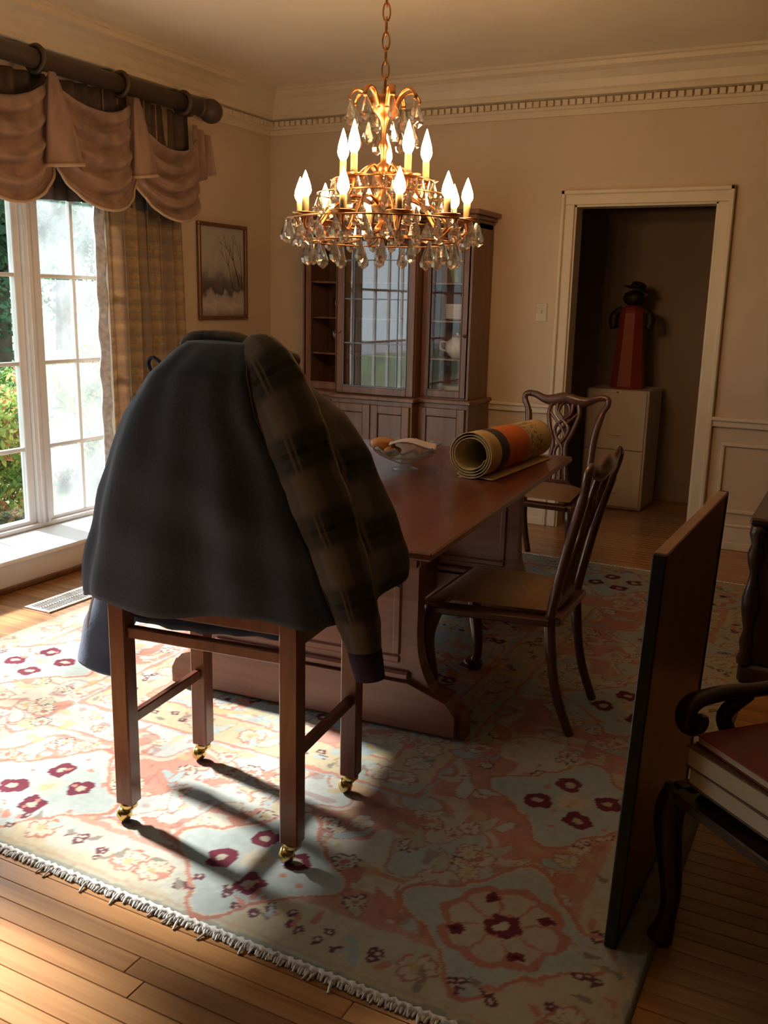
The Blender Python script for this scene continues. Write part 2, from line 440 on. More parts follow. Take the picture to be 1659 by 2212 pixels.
def wrap_mat():
    m, nt, b = base_mat('printed_wrap')
    uv = nd(nt, 'ShaderNodeUVMap'); sp = nd(nt, 'ShaderNodeSeparateXYZ'); nt.links.new(uv.outputs[0], sp.inputs[0])
    r = nd(nt, 'ShaderNodeValToRGB'); r.color_ramp.interpolation = 'CONSTANT'
    cr = (.62, .46, .22); e = r.color_ramp.elements
    st = [(0, cr), (.15, (.05, .05, .06)), (.27, (.66, .17, .035)), (.60, (.50, .36, .24)), (.63, cr)]
    while len(e) < len(st): e.new(.5)
    for k, (p, c) in enumerate(st): e[k].position = p; e[k].color = (*c, 1)
    nt.links.new(sp.outputs[1], r.inputs[0])
    # faint rows of print near the far end
    n = nd(nt, 'ShaderNodeTexNoise'); n.inputs['Scale'].default_value = 26; n.inputs['Detail'].default_value = 1
    nt.links.new(uv.outputs[0], n.inputs['Vector'])
    g = nd(nt, 'ShaderNodeMath', operation='GREATER_THAN'); g.inputs[1].default_value = .56; nt.links.new(n.outputs[0], g.inputs[0])
    a = nd(nt, 'ShaderNodeMath', operation='GREATER_THAN'); a.inputs[1].default_value = .63; nt.links.new(sp.outputs[1], a.inputs[0])
    c = nd(nt, 'ShaderNodeMath', operation='LESS_THAN'); c.inputs[1].default_value = .82; nt.links.new(sp.outputs[1], c.inputs[0])
    m1 = nd(nt, 'ShaderNodeMath', operation='MULTIPLY'); nt.links.new(a.outputs[0], m1.inputs[0]); nt.links.new(c.outputs[0], m1.inputs[1])
    m2 = nd(nt, 'ShaderNodeMath', operation='MULTIPLY'); nt.links.new(m1.outputs[0], m2.inputs[0]); nt.links.new(g.outputs[0], m2.inputs[1])
    m3 = nd(nt, 'ShaderNodeMath', operation='MULTIPLY'); m3.inputs[1].default_value = .7; nt.links.new(m2.outputs[0], m3.inputs[0])
    mx = nd(nt, 'ShaderNodeMix', data_type='RGBA'); nt.links.new(m3.outputs[0], mx.inputs[0]); nt.links.new(r.outputs[0], mx.inputs[6])
    mx.inputs[7].default_value = (.12, .09, .10, 1)
    nt.links.new(mx.outputs[2], b.inputs['Base Color']); b.inputs['Roughness'].default_value = .75
    return m
M['wrap'] = wrap_mat()
def picture_mat():
    # a winter landscape print: pale sky, dark thicket, snowy ground with grey hollows
    m, nt, b = base_mat('winter_landscape_print')
    uv = nd(nt, 'ShaderNodeUVMap'); sp = nd(nt, 'ShaderNodeSeparateXYZ'); nt.links.new(uv.outputs[0], sp.inputs[0])
    n = nd(nt, 'ShaderNodeTexNoise'); n.inputs['Scale'].default_value = 5; n.inputs['Detail'].default_value = 5; nt.links.new(uv.outputs[0], n.inputs['Vector'])
    ma = nd(nt, 'ShaderNodeMath', operation='MULTIPLY_ADD'); ma.inputs[1].default_value = .42; nt.links.new(n.outputs[0], ma.inputs[0])
    s2 = nd(nt, 'ShaderNodeMath', operation='ADD'); s2.inputs[1].default_value = -.21; nt.links.new(sp.outputs[1], s2.inputs[0])
    nt.links.new(s2.outputs[0], ma.inputs[2])
    col = ramp(nt, ma.outputs[0], [(0, (.42, .38, .35)), (.12, (.68, .60, .55)), (.22, (.50, .45, .42)), (.27, (.13, .12, .13)), (.40, (.22, .20, .20)), (.5, (.48, .44, .42)), (.62, (.58, .53, .50)), (1, (.55, .51, .48))])
    nt.links.new(col, b.inputs['Base Color']); b.inputs['Roughness'].default_value = .35
    return m
M['print'] = picture_mat()

# ================================================================== ROOM SHELL
XL, XR, YB, YF, ZC, YH = -4.15, 0.50, 6.125, -1.2, 2.95, 7.45
W0, W1, WZ0, WZ1 = 0.53, 4.50, 0.17, 2.12          # window opening on the left wall
D0, D1, DZ = -1.80, -0.92, 2.12                     # doorway in the back wall
def struct(name, mb, mat, label=None): return tag(mb.build(name, mat), label, kind='structure')
def span(mb, x0, x1, y0, y1, z0, z1, ch=0): return mb.box(((x0+x1)/2, (y0+y1)/2, (z0+z1)/2), (x1-x0, y1-y0, z1-z0), ch)

floor = struct('floor', span(MB(), XL-.2, XR+.2, YF-.2, YH+.2, -.12, -.012), M['floor'], 'warm brown oak strip floor around the rug')
struct('ceiling', span(MB(), XL-.2, XR+.2, YF-.2, YH+.2, ZC, ZC+.1), M['ceil'], 'plain cream ceiling above the chandelier')
mb = MB(); t = .2
span(mb, XL-t, XL, YF-t, W0, -.012, ZC); span(mb, XL-t, XL, W1, YB+.13, -.012, ZC)
span(mb, XL-t, XL, W0, W1, -.012, WZ0); span(mb, XL-t, XL, W0, W1, WZ1, ZC)
struct('wall_left', mb, M['wall'], 'cream wall with the tall window and draped curtain')
mb = MB()
span(mb, XL, D0, YB, YB+.13, -.012, ZC); span(mb, D1, XR, YB, YB+.13, -.012, ZC); span(mb, D0, D1, YB, YB+.13, DZ, ZC)
wall_back = struct('wall_back', mb, M['wall'], 'cream wall with the doorway and china cabinet')
struct('wall_right', span(MB(), XR, XR+.2, YF-t, YH+.2, -.012, ZC), M['darkwall'], 'unseen side wall behind the sideboard, coloured dark to cut bounce light')
struct('wall_front', span(MB(), XL, XR, YF-.2, YF, -.012, ZC), M['darkwall'], 'unseen wall on the entry side of the room, darkened against bounce light')
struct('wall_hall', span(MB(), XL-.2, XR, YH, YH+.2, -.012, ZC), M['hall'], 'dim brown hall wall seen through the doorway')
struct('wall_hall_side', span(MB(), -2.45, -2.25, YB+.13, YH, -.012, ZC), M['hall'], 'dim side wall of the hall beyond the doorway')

# planks, along X
plank_src = None
def plank(x0, x1, y0, y1):
    global plank_src
    w_, h_ = x1-x0-.0016, y1-y0-.0016
    if plank_src is None:
        plank_src = MB().box((0, 0, 0), (1, .082, .012), .0014).build('plank', M['plank'], floor)
        o = plank_src
    else:
        o = plank_src.copy(); COL.objects.link(o); o.parent = floor
    o.location = ((x0+x1)/2, (y0+y1)/2, -.006); o.scale = (w_, h_/.082, 1)
PW = .0575
def rows(x0, x1, y0, y1, avg):
    n = int(round((y1-y0)/PW))
    for i in range(n):
        ya, yb = y0+i*(y1-y0)/n, y0+(i+1)*(y1-y0)/n
        x = x0; first = True
        while x < x1-1e-4:
            L = avg*random.uniform(.6, 1.4)
            if first: L *= random.uniform(.3, 1); first = False
            e = x+L
            if x1-e < avg*.35: e = x1
            plank(x, min(e, x1), ya, yb); x = min(e, x1)
rows(XL, XR, .62, 1.60, 1.9)
rows(XL, -3.15, 1.60, 5.20, 2.0)
rows(-.36, XR, 1.60, 5.20, 2.0)
rows(-3.15, XR, 5.20, YB, 2.2)
rows(-2.25, XR, YB, YH, 2.4)

# crown mouldings with dentils
prof = [(0, 2.66), (.018, 2.66), (.018, 2.695), (.03, 2.70), (.03, 2.755), (.075, 2.762), (.075, 2.79), (.085, 2.80),
        (.10, 2.845), (.13, 2.885), (.165, 2.905), (.17, 2.93), (.185, 2.935), (.185, 2.951), (0, 2.951)]
cl = MB().prism([(XL+a, b) for a, b in prof], YF, YB, 'y')
crown_left = struct('trim_1', cl, M['trim'], 'cream crown moulding above the window wall')
cb = MB().prism([(YB-a, b) for a, b in prof], XL, XR, 'x')
crown_back = struct('trim_2', cb, M['trim'], 'cream crown moulding above the doorway wall')
dl = MB(); y = 2.6
while y < YB-.05:
    dl.box((XL+.045, y, 2.732), (.03, .033, .032)); y += .047
tag(dl.build('dentil_row', M['trim'], crown_left), kind='stuff')
dbk = MB(); x = XL+.05
while x < XR:
    dbk.box((x, YB-.045, 2.732), (.033, .03, .032)); x += .047
tag(dbk.build('dentil_row', M['trim'], crown_back), kind='stuff')

# chair rail, baseboards, wainscot panel mouldings on the back wall
def base(name, x0, x1, label):
    m = MB(); span(m, x0, x1, YB-.02, YB, 0, .15, .003); span(m, x0, x1, YB-.028, YB, .148, .17, .006)
    o = struct(name, m, M['trim'], label)
    span(MB(), x0, x1, YB-.036, YB-.02, 0, .055, .008).build('shoe_moulding', M['trim'], o)
base('baseboard_back_left', XL, D0-.075, 'cream baseboard between china cabinet and doorway')
base('baseboard_back_right', D1+.08, XR, 'cream baseboard beyond the doorway')
def rail(name, x0, x1, label):
    m = MB(); span(m, x0, x1, YB-.022, YB, .775, .815, .004); span(m, x0, x1, YB-.036, YB, .812, .836, .006)
    struct(name, m, M['trim'], label)
rail('trim_3', XL, D0-.075, 'cream chair rail between china cabinet and doorway')
rail('trim_4', D1+.08, XR, 'cream chair rail beyond the doorway')
def panel(x0, x1, z0, z1):
    m = MB(); t_ = .024
    for (a, b, c, d) in ((x0, x1, z1-t_, z1), (x0, x1, z0, z0+t_), (x0, x0+t_, z0+t_, z1-t_), (x1-t_, x1, z0+t_, z1-t_)):
        span(m, a, b, YB-.016, YB, c, d, .005)
    m.build('panel_moulding', M['trim'], wall_back)
panel(-.765, .32, .235, .68); panel(-2.32, -1.98, .235, .66); panel(-3.9, -2.42, .235, .66)
# left wall baseboard and door casing
m = MB(); span(m, XL, XL+.02, W1+.1, YB, 0, .15, .003); span(m, XL, XL+.028, W1+.1, YB, .148, .17, .006)
struct('baseboard_left', m, M['trim'], 'cream baseboard under the framed winter picture')
m = MB()
cw = .078
for (a, b, c, d) in ((D0-cw, D0, 0, DZ), (D1, D1+cw, 0, DZ), (D0-cw, D1+cw, DZ, DZ+cw)):
    span(m, a, b, YB-.02, YB, c, d, .004)
for (a, b, c, d) in ((D0-cw-.012, D0-cw+.016, 0, DZ+cw+.012), (D1+cw-.016, D1+cw+.012, 0, DZ+cw+.012), (D0-cw-.012, D1+cw+.012, DZ+cw-.016, DZ+cw+.012)):
    span(m, a, b, YB-.034, YB, c, d, .006)
dc = struct('trim_5', m, M['trim'], 'cream moulded casing around the open doorway')
m = MB()
span(m, D0-.001, D0+.012, YB-.005, YB+.135, 0, DZ); span(m, D1-.012, D1+.001, YB-.005, YB+.135, 0, DZ); span(m, D0, D1, YB-.005, YB+.135, DZ-.012, DZ+.001)
m.build('door_jamb', M['trim'], dc)
span(MB(), -2.24, XR, YH-.02, YH, 0, .14, .004)
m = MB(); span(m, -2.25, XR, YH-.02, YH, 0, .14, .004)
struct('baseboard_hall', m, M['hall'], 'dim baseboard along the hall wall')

# ------------------------------------------------------------------ window
win = empty('window_1', (XL, (W0+W1)/2, WZ0), label='tall white multi-pane window above the low ledge', kind='structure')
WO = (XL, (W0+W1)/2, WZ0)
m = MB(); fx0, fx1 = XL-.16, XL+.0
span(m, fx0, fx1, W0, W0+.05, WZ0, WZ1); span(m, fx0, fx1, W1-.05, W1, WZ0, WZ1)
span(m, fx0, fx1, W0, W1, WZ1-.05, WZ1); span(m, fx0, fx1, W0, W1, WZ0-.005, WZ0+.025)
m.build('window_frame', M['white'], win, WO)
m = MB()
for z in ((WZ1, WZ1+.09),): span(m, XL-.001, XL+.02, W0-.09, W1+.09, z[0], z[1], .004)
span(m, XL-.001, XL+.02, W0-.09, W0, WZ0, WZ1, .004); span(m, XL-.001, XL+.02, W1, W1+.09, WZ0, WZ1, .004)
m.build('window_casing', M['white'], win, WO)
sash = [(.58, 1.87), (1.95, 3.76), (3.845, 4.45)]
for a, b in ((1.87, 1.95), (3.76, 3.845)):
    m = MB(); span(m, XL-.12, XL-.005, a, b, WZ0, WZ1)
    if b-a > .07: span(m, XL-.005, XL+.008, a+.02, a+.032, WZ0+.02, WZ1); span(m, XL-.005, XL+.008, b-.032, b-.02, WZ0+.02, WZ1)
    m.build('mullion', M['white'], win, WO)
ZR = [.215, .63, 1.11, 1.59, 2.05]
for k, (a, b) in enumerate(sash):
    m = MB(); x0, x1 = XL-.075, XL-.03
    st = .05
    span(m, x0, x1, a, a+st, WZ0+.02, WZ1-.05, .004); span(m, x0, x1, b-st, b, WZ0+.02, WZ1-.05, .004)
    span(m, x0, x1, a+st, b-st, WZ0+.02, ZR[0], .004); span(m, x0, x1, a+st, b-st, ZR[-1], WZ1-.05, .004)
    s_ = m.build('sash', M['white'], win, WO)
    nv = max(2, int(round((b-a-2*st)/.27))); ym = [a+st+(b-a-2*st)*q/nv for q in range(nv+1)]
    for z in ZR[1:-1]:
        span(MB(), x0+.008, x1-.005, a+st, b-st, z-.011, z+.011, .003).build('muntin', M['white'], s_, WO)
    for mid in ym[1:-1]: span(MB(), x0+.009, x1-.006, mid-.011, mid+.011, ZR[0], ZR[-1], .003).build('muntin', M['white'], s_, WO)
    for z0, z1 in zip(ZR, ZR[1:]):
        for ya, yb in zip(ym, ym[1:]):
            span(MB(), XL-.056, XL-.052, ya, yb, z0, z1).build('pane', M['hazy'] if k == 2 else M['pane'], s_, WO)
# deep low ledge under the window
m = MB(); span(m, XL, -3.77, W0-.2, W1+.15, 0, .145); span(m, XL, -3.745, W0-.22, W1+.17, .145, .17, .006)
led = struct('trim_6', m, M['white'], 'deep white ledge under the tall window')
span(MB(), -3.77, -3.752, W0-.2, W1+.15, 0, .03, .006).build('shoe_moulding', M['cabwood'], led)

# floor register
vr = empty('floor_vent', (-3.43, 3.25, 0), label='slotted metal floor vent between the rug and window ledge', cat='vent')
m = MB(); span(m, -.06, .06, -.175, .175, 0, .003); m.build('recess', M['ventdark'], vr)
m = MB(); span(m, -.085, -.06, -.20, .20, 0, .007, .002); span(m, .06, .085, -.20, .20, 0, .007, .002)
span(m, -.06, .06, -.20, -.175, 0, .007, .002); span(m, -.06, .06, .175, .20, 0, .007, .002); m.build('vent_frame', M['vent'], vr)
sl = None
for i in range(22):
    y = -.166+i*.0158
    if sl is None: sl = MB().box((0, 0, 0), (.12, .006, .005)).build('slat', M['vent'], vr); sl.location = (0, y, .0045)
    else: inst(sl, 'slat', vr, (0, y, .0045))
MB().box((0, 0, 0), (.006, .36, .006)).build('slat_bar', M['vent'], vr, loc=(0, 0, .0048))

# light switch
ls = empty('light_switch', (-1.985, YB, 1.442), label='ivory switch plate on the wall beside the doorway', cat='switch')
MB().box((0, -.003, 0), (.075, .006, .118), .002).build('plate', M['switch'], ls)
MB().box((0, -.010, .004), (.010, .012, .02), .002).build('toggle', M['switch'], ls)

# ------------------------------------------------------------------ framed picture on the left wall
pic = empty('framed_picture', (XL, 5.51, 1.34), label='framed winter landscape print in a slim brown frame beside the curtain', cat='picture')
pw, ph = .56, .655
m = MB(); f_ = .026
for (a, b, c, d) in ((-pw/2, pw/2, 0, f_), (-pw/2, pw/2, ph-f_, ph), (-pw/2, -pw/2+f_, f_, ph-f_), (pw/2-f_, pw/2, f_, ph-f_)):
    span(m, .002, .03, a, b, c, d, .004)
m.build('frame', wood('picture_frame_wood', (.10, .045, .022), (.20, .09, .045), 'z', 3, .4, .2), pic)
m = MB(); y0, y1, z0, z1 = -pw/2+f_, pw/2-f_, f_, ph-f_
m.add([(.008, y0, z0), (.008, y1, z0), (.008, y1, z1), (.008, y0, z1)], [(0, 1, 2, 3)], False, [((0, 0), (1, 0), (1, 1), (0, 1))])
art = m.build('print', M['print'], pic)
tw = MB()
def twig(p, d, L, r, dep):
    q = (p[0], p[1]+d[0]*L, p[2]+d[1]*L)
    if q[2] < z1-.02 and y0+.02 < q[1] < y1-.02:
        tw.tube([p, q], [r, r*.5], 4)
        if dep:
            for s in (-1, 1):
                a_ = math.atan2(d[1], d[0])+s*random.uniform(.2, .5)
                twig(((p[0]), p[1]+d[0]*L*.6, p[2]+d[1]*L*.6), (math.cos(a_), math.sin(a_)), L*.6, r*.6, dep-1)
twig((.009, .20, .24), (-.38, .92), .30, .003, 3); twig((.009, .12, .22), (-.3, .95), .26, .0022, 2); twig((.009, .23, .22), (-.06, 1), .32, .0022, 2)
tw.build('bare_twigs', M['black'], art)
MB().box((.020, 0, ph/2), (.002, pw-2*f_+.004, ph-2*f_+.004)).build('glazing', M['cabglass'] if False else thin_glass('picture_glass', refl=.35), pic)

# ------------------------------------------------------------------ curtain, pole, valance
cur = empty('curtain', (-4.02, 4.6, .0), label='floor-length tan and brown plaid curtain panel beside the tall window', cat='curtain')
def cfold(u, v):
    y = 4.235+u*.665
    a = u*2*PI*6.2
    amp = .040*(.75+.25*math.sin(v*3+1)) * (1.0 if u > .07 else .4)
    x = -4.02+amp*math.sin(a+.5*math.sin(v*2.5))+.012*math.sin(a*2.3+1+v*4)
    return (x, y+.014*math.sin(a*2+v*1.5), .01+v*2.62)
cm = MB().grid(cfold, 150, 24)
co_ = cm.build('panel', M['curtain'], cur, (-4.02, 4.6, 0))
co_.modifiers.new('thick', 'SOLIDIFY').thickness = .004
m = MB().grid(lambda u, v: (-4.055+.035*u+.004*math.sin(v*60), 4.195+.045*u+.004*math.sin(v*75+u*3), .01+v*2.6), 6, 140)
lo = m.build('trim_edging', M['lace'], cur, (-4.02, 4.6, 0)); lo.modifiers.new('thick', 'SOLIDIFY').thickness = .006

PX, PZ = -3.95, 2.655
cp = empty('curtain_pole', (PX, 3.4, PZ), label='thick dark curtain pole with ball finial above the window', cat='curtain rod')
PO = (PX, 3.4, PZ)
m = MB(); m.tube([(PX, .10, PZ), (PX, 5.03, PZ)], .048, 20)
m.build('pole', M['pole'], cp, PO)
def finial(y, s):
    R = Matrix.Rotation(-s*PI/2, 3, 'X')
    p = [(.04, 0), (.052, .012), (.052, .03), (.036, .042), (.036, .06), (.055, .075), (.072, .105), (.076, .135), (.066, .17), (.04, .196), (.0, .205)]
    MB().lathe(p, 20, (PX, y, PZ), rot=R).build('finial', M['pole'], cp, PO)
finial(5.03, 1); finial(.10, -1)
for y in (.5, 1.7, 3.04, 3.725, 4.335, 4.88):
    m = MB(); m.tube([(PX+.062*math.cos(a), y, PZ+.062*math.sin(a)) for a in [2*PI*k/20 for k in range(20)]], .014, 8, closed=True)
    m.build('ring', M['pole'], cp, PO)
for y in (.2, 2.2, 4.97):
    m = MB(); span(m, XL, XL+.012, y-.03, y+.03, PZ-.08, PZ+.08, .004); span(m, XL, PX, y-.012, y+.012, PZ-.062, PZ-.045)
    m.build('bracket', M['pole'], cp, PO)

va = empty('gathered_valance', (-4.0, 3.3, 2.0), label='dark gathered plaid valance hanging behind the swags', cat='valance')
def vfold(u, v):
    y = 2.35+u*2.64; a = u*2*PI*26
    return (-4.0+.016*math.sin(a)+.006*math.sin(a*.37)+.02*(1-v), y, 1.985+v*(PZ-.05-1.985)+.012*math.sin(u*9+1))
o = MB().grid(vfold, 380, 10).build('gathered_panel', M['valance'], va, (-4.0, 3.3, 2.0)); o.modifiers.new('thick', 'SOLIDIFY').thickness = .004

SX = -3.90
def swag(ya, yb, zt, zb, top_dip, label, ztb=None):
    """draped swag hanging between two pole points"""
    ztb = zt if ztb is None else ztb
    org = (SX, (ya+yb)/2, zb)
    e = empty('swag', org, label=label, cat='swag', group='draped swags along the curtain pole')
    def fn(u, v):
        s = 4*u*(1-u)
        s = s**.8 if s > 0 else 0
        top = (zt+(ztb-zt)*u)-top_dip*s
        side = (zt+(ztb-zt)*u)-.40
        bot = side-(side-zb)*s**.85
        z = top+(bot-top)*v
        y = ya+(yb-ya)*u
        k = v*2*PI*4.2+1.2*math.sin(u*3.1+ya*7)
        sh = math.sin(k); sh = math.copysign(abs(sh)**.7, sh)
        k2 = v*2*PI*9+u*6+ya*11
        x = SX+.018+s*(.022+.030*sh*(1-.25*v)+.008*math.sin(k2))+.05*s*v+.010*math.sin(u*46+ya*5)*(1-s)
        return (x, y+.015*math.sin(v*9)*(.5-u), z)
    o = MB().grid(fn, 40, 56).build('drape', M['swag'], e, org); o.modifiers.new('thick', 'SOLIDIFY').thickness = .004
    def hem(u): p = fn(u, 1.0); return (p[0]+.004, p[1], p[2])
    MB().tube([hem(i/40) for i in range(41)], .008, 6).build('hem_piping', M['swaglining'], e, org)
swag(3.08, 3.75, 2.57, 1.93, .14, 'draped rose swag farthest from the ball finial, cut by the picture edge', 2.575)
swag(3.73, 4.36, 2.575, 1.945, .11, 'draped rose swag between the two hanging fabric horns', 2.565)
swag(4.33, 4.94, 2.565, 1.935, .19, 'draped rose swag nearest the ball finial', 2.50)
def horn(y, yt, zt, zb, w_, label, tilt=0.0):
    org = (SX+.06, y, zb)
    e = empty('fabric_horn', org, label=label, cat='swag', group='fabric horns between the swags')
    def fn(u, v):
        th = u*2*PI
        r = .022+(w_/2-.022)*(1-v)**.85
        fold = 1+.30*math.sin(th*5+1)*(v**.7)*(1-v)**.4
        yy = y+(yt-y)*v
        return (SX+.055+r*.62*fold*math.cos(th), yy+r*fold*math.sin(th), zb+(zt-zb)*v+.016*math.sin(th+tilt)*(1-v))
    o = MB().grid(fn, 32, 16, closed_u=True).build('cone', M['swag'], e, org); o.modifiers.new('thick', 'SOLIDIFY').thickness = .005
    o.modifiers['thick'].offset = -1
    m = MB().tube([Vector(fn(i/28, 0))+Vector((0, 0, -.001)) for i in range(28)], .009, 6, closed=True); m.build('open_rim', M['swaglining'], e, org)
horn(3.775, 3.73, 2.585, 2.145, .25, 'wide tapered fabric horn with open flared bottom between the swags')
horn(4.395, 4.345, 2.575, 2.165, .185, 'narrow tapered fabric horn nearer the ball finial')
def tail(u, v):
    y = 4.895+.16*u+.06*v*u; a = u*2*PI*2.5
    return (SX+.01+.025*math.sin(a), y+.02*(1-v)*0, 2.53-(.36-.10*u)*v-.05*u*(1-v))
e = empty('swag_tail', (SX, 4.97, 2.2), label='short pleated fabric tail below the ball finial', cat='swag')
o = MB().grid(tail, 40, 10).build('pleats', M['swag'], e, (SX, 4.97, 2.2)); o.modifiers.new('thick', 'SOLIDIFY').thickness = .004

# ================================================================== CHINA CABINET
CX0, CX1, CYF = -3.635, -2.345, 5.77      # upper case; front plane of the side bays
BX0, BX1, BYF = -3.30, -2.70, 5.67        # projecting middle bay
CO = (-2.99, 5.9, 0)
cab = empty('china_cabinet', CO, label='breakfront wooden china cabinet with glazed doors against the back wall', cat='cabinet')
ZT, ZW = 2.00, .86
m = MB()
span(m, CX0, CX1, YB-.03, YB-.012, .0, ZT)                      # back board
span(m, CX0, CX0+.025, CYF, YB-.03, ZW, ZT); span(m, CX1-.025, CX1, CYF, YB-.03, ZW, ZT)
span(m, BX0, BX0+.02, BYF+.02, YB-.03, ZW, ZT); span(m, BX1-.02, BX1, BYF+.02, YB-.03, ZW, ZT)
span(m, CX0, CX1, CYF, YB-.03, ZT-.03, ZT); span(m, BX0, BX1, BYF+.02, CYF, ZT-.03, ZT)
m.build('upper_case', M['cabwood'], cab, CO)
m = MB()
span(m, CX0-.02, CX1+.02, CYF-.03, YB-.012, .10, ZW-.03); span(m, BX0-.01, BX1+.01, BYF-.03, CYF-.03, .10, ZW-.03)
m.build('lower_case', M['cabwood'], cab, CO)
m = MB(); span(m, CX0-.04, CX1+.04, CYF-.05, YB-.01, ZW-.03, ZW, .006); span(m, BX0-.03, BX1+.03, BYF-.05, CYF-.05, ZW-.03, ZW, .006)
m.build('waist_moulding', M['cabwood'], cab, CO)
m = MB(); span(m, CX0-.035, CX1+.035, CYF-.045, YB-.01, 0, .10, .008); span(m, BX0-.025, BX1+.025, BYF-.045, CYF-.045, 0, .10, .008)
m.build('plinth', M['cabwood'], cab, CO)
m = MB()
for k, (o_, z0, z1) in enumerate(((.01, ZT, ZT+.02), (.025, ZT+.02, ZT+.045), (.05, ZT+.045, ZT+.075))):
    span(m, CX0-o_, CX1+o_, CYF-o_, YB-.01, z0, z1, .005); span(m, BX0-o_, BX1+o_, BYF-o_, CYF-o_, z0, z1, .005)
m.build('cornice', M['cabwood'], cab, CO)
def glazed(x0, x1, yf, leaded):
    s_ = .05
    m = MB(); z0, z1 = ZW+.005, ZT-.02
    span(m, x0, x0+s_, yf, yf+.022, z0, z1, .003); span(m, x1-s_, x1, yf, yf+.022, z0, z1, .003)
    span(m, x0+s_, x1-s_, yf, yf+.022, z0, z0+s_, .003); span(m, x0+s_, x1-s_, yf, yf+.022, z1-s_, z1, .003)
    d = m.build('glazed_door', M['cabwood'], cab, CO)
    m = MB(); b_ = .007
    a, b, c, e_ = x0+s_, x1-s_, z0+s_, z1-s_
    for (p, q, r, t_) in ((a, b, c, c+b_), (a, b, e_-b_, e_), (a, a+b_, c, e_), (b-b_, b, c, e_)): span(m, p, q, yf-.003, yf+.004, r, t_, .001)
    m.build('bead', M['lead'] if leaded else M['cabwood'], d, CO)
    if leaded:
        n = 3
        zs = [c, c+(e_-c)*.29, c+(e_-c)*.58, c+(e_-c)*.83, e_]
        w3 = (b-a)
        xs = [a, a+.16*w3, a+.84*w3, b]
        for za, zb in zip(zs, zs[1:]):
            for xa, xb in zip(xs, xs[1:]):
                g_ = span(MB(), xa+.0015, xb-.0015, yf+.009, yf+.012, za+.0015, zb-.0015).build('pane', M['cabglass'], d, CO)
        m = MB()
        for z in zs[1:-1]: span(m, a, b, yf+.006, yf+.015, z-.004, z+.004)
        for x in xs[1:-1]: span(m, x-.0035, x+.0035, yf+.006, yf+.015, c, e_)
        m.build('lead_strips', M['lead'], d, CO)
    else:
        span(MB(), a, b, yf+.009, yf+.012, c, e_).build('pane', M['sideglass'], d, CO)
    MB().lathe([(.0, -.022), (.009, -.018), (.011, -.010), (.005, -.004), (.008, 0)], 10, (x1-s_/2 if not leaded else x0+s_/2, yf, ZW+.42), rot=Matrix.Rotation(-PI/2, 3, 'X')).build('knob', M['brass'], d, CO)
glazed(CX0+.012, BX0-.005, CYF, False); glazed(BX0+.005, BX1-.005, BYF, True); glazed(BX1+.005, CX1-.012, CYF, False)
for z in (1.125, 1.375, 1.62):
    m = MB(); span(m, CX0+.025, CX1-.025, CYF+.035, YB-.03, z-.012, z, .002); m.build('shelf', M['cabwood'], cab, CO)
m = MB(); span(m, CX0+.025, CX1-.025, CYF+.0, YB-.03, ZW, ZW+.012); span(m, BX0+.02, BX1-.02, BYF+.03, CYF, ZW, ZW+.012); m.build('floor_board', M['cabwood'], cab, CO)
def lowdoor(x0, x1, yf):
    m = MB(); z0, z1 = .13, ZW-.06; s_ = .055
    span(m, x0, x0+s_, yf-.018, yf, z0, z1, .003); span(m, x1-s_, x1, yf-.018, yf, z0, z1, .003)
    span(m, x0+s_, x1-s_, yf-.018, yf, z0, z0+s_, .003); span(m, x0+s_, x1-s_, yf-.018, yf, z1-s_, z1, .003)
    d = m.build('door', M['cabwood'], cab, CO)
    span(MB(), x0+s_+.002, x1-s_-.002, yf-.010, yf-.0005, z0+s_+.002, z1-s_-.002, .005).build('raised_panel', M['cabwood'], d, CO)
    MB().lathe([(.0, -.04), (.010, -.036), (.012, -.028), (.005, -.02), (.008, -.016)], 10, (x1-s_/2, yf, .5), rot=Matrix.Rotation(-PI/2, 3, 'X')).build('knob', M['brass'], d, CO)
lowdoor(CX0, BX0-.02, CYF-.03); lowdoor(BX0+.005, -3.003, BYF-.03); lowdoor(-2.997, BX1-.005, BYF-.03); lowdoor(BX1+.02, CX1, CYF-.03)

# china on the shelves of the right-hand bay
def plate_stack(x, y, z, n, r, label):
    for k in range(n):
        m = MB().lathe([(0, .004), (r*.6, .004), (r, .016), (r*.99, .019), (r*.6, .008), (0, .008)], 28, (0, 0, 0))
        o = m.build('plate', M['china'], None, loc=(x, y, z+k*.0075))
        pos = 'topmost ' if k == n-1 else ('bottom ' if k == 0 else '')
        tag(o, pos+label if pos else label.replace('white plate in', 'white plate amid'), 'plate', label.replace('white plate in ', 'plates in '))
plate_stack(-2.50, 5.93, 1.375, 13, .095, 'white plate in the tall stack on the upper cabinet shelf')
plate_stack(-2.50, 5.93, ZW+.012, 8, .10, 'white plate in the low stack on the cabinet floor board')
tr_ = empty('teapot', (-2.50, 5.93, 1.125), label='round white china teapot on the middle cabinet shelf', cat='teapot')
MB().lathe([(.0, 0), (.04, 0), (.045, .008), (.075, .04), (.085, .075), (.075, .11), (.045, .13), (.04, .132)], 24).build('body', M['china'], tr_)
lid = MB().lathe([(.046, .131), (.035, .145), (.01, .152), (.007, .158), (.012, .166), (.0, .174)], 20).build('lid', M['china'], tr_)
MB().tube(spline([(.07, 0, .06), (.105, 0, .075), (.12, 0, .11), (.135, 0, .12)], 4), [.02]*4+[.014]*4+[.010]*5, 10).build('spout', M['china'], tr_)
MB().tube(spline([(-.07, 0, .10), (-.12, 0, .105), (-.125, 0, .06), (-.078, 0, .045)], 5), .007, 8).build('handle', M['china'], tr_)
gv = MB().lathe([(0, 0), (.04, 0), (.035, .01), (.05, .06), (.06, .12), (.045, .18), (.03, .20), (.036, .215), (.03, .213), (.026, .2), (.04, .17), (.052, .12), (.04, .06), (0, .02)], 24)
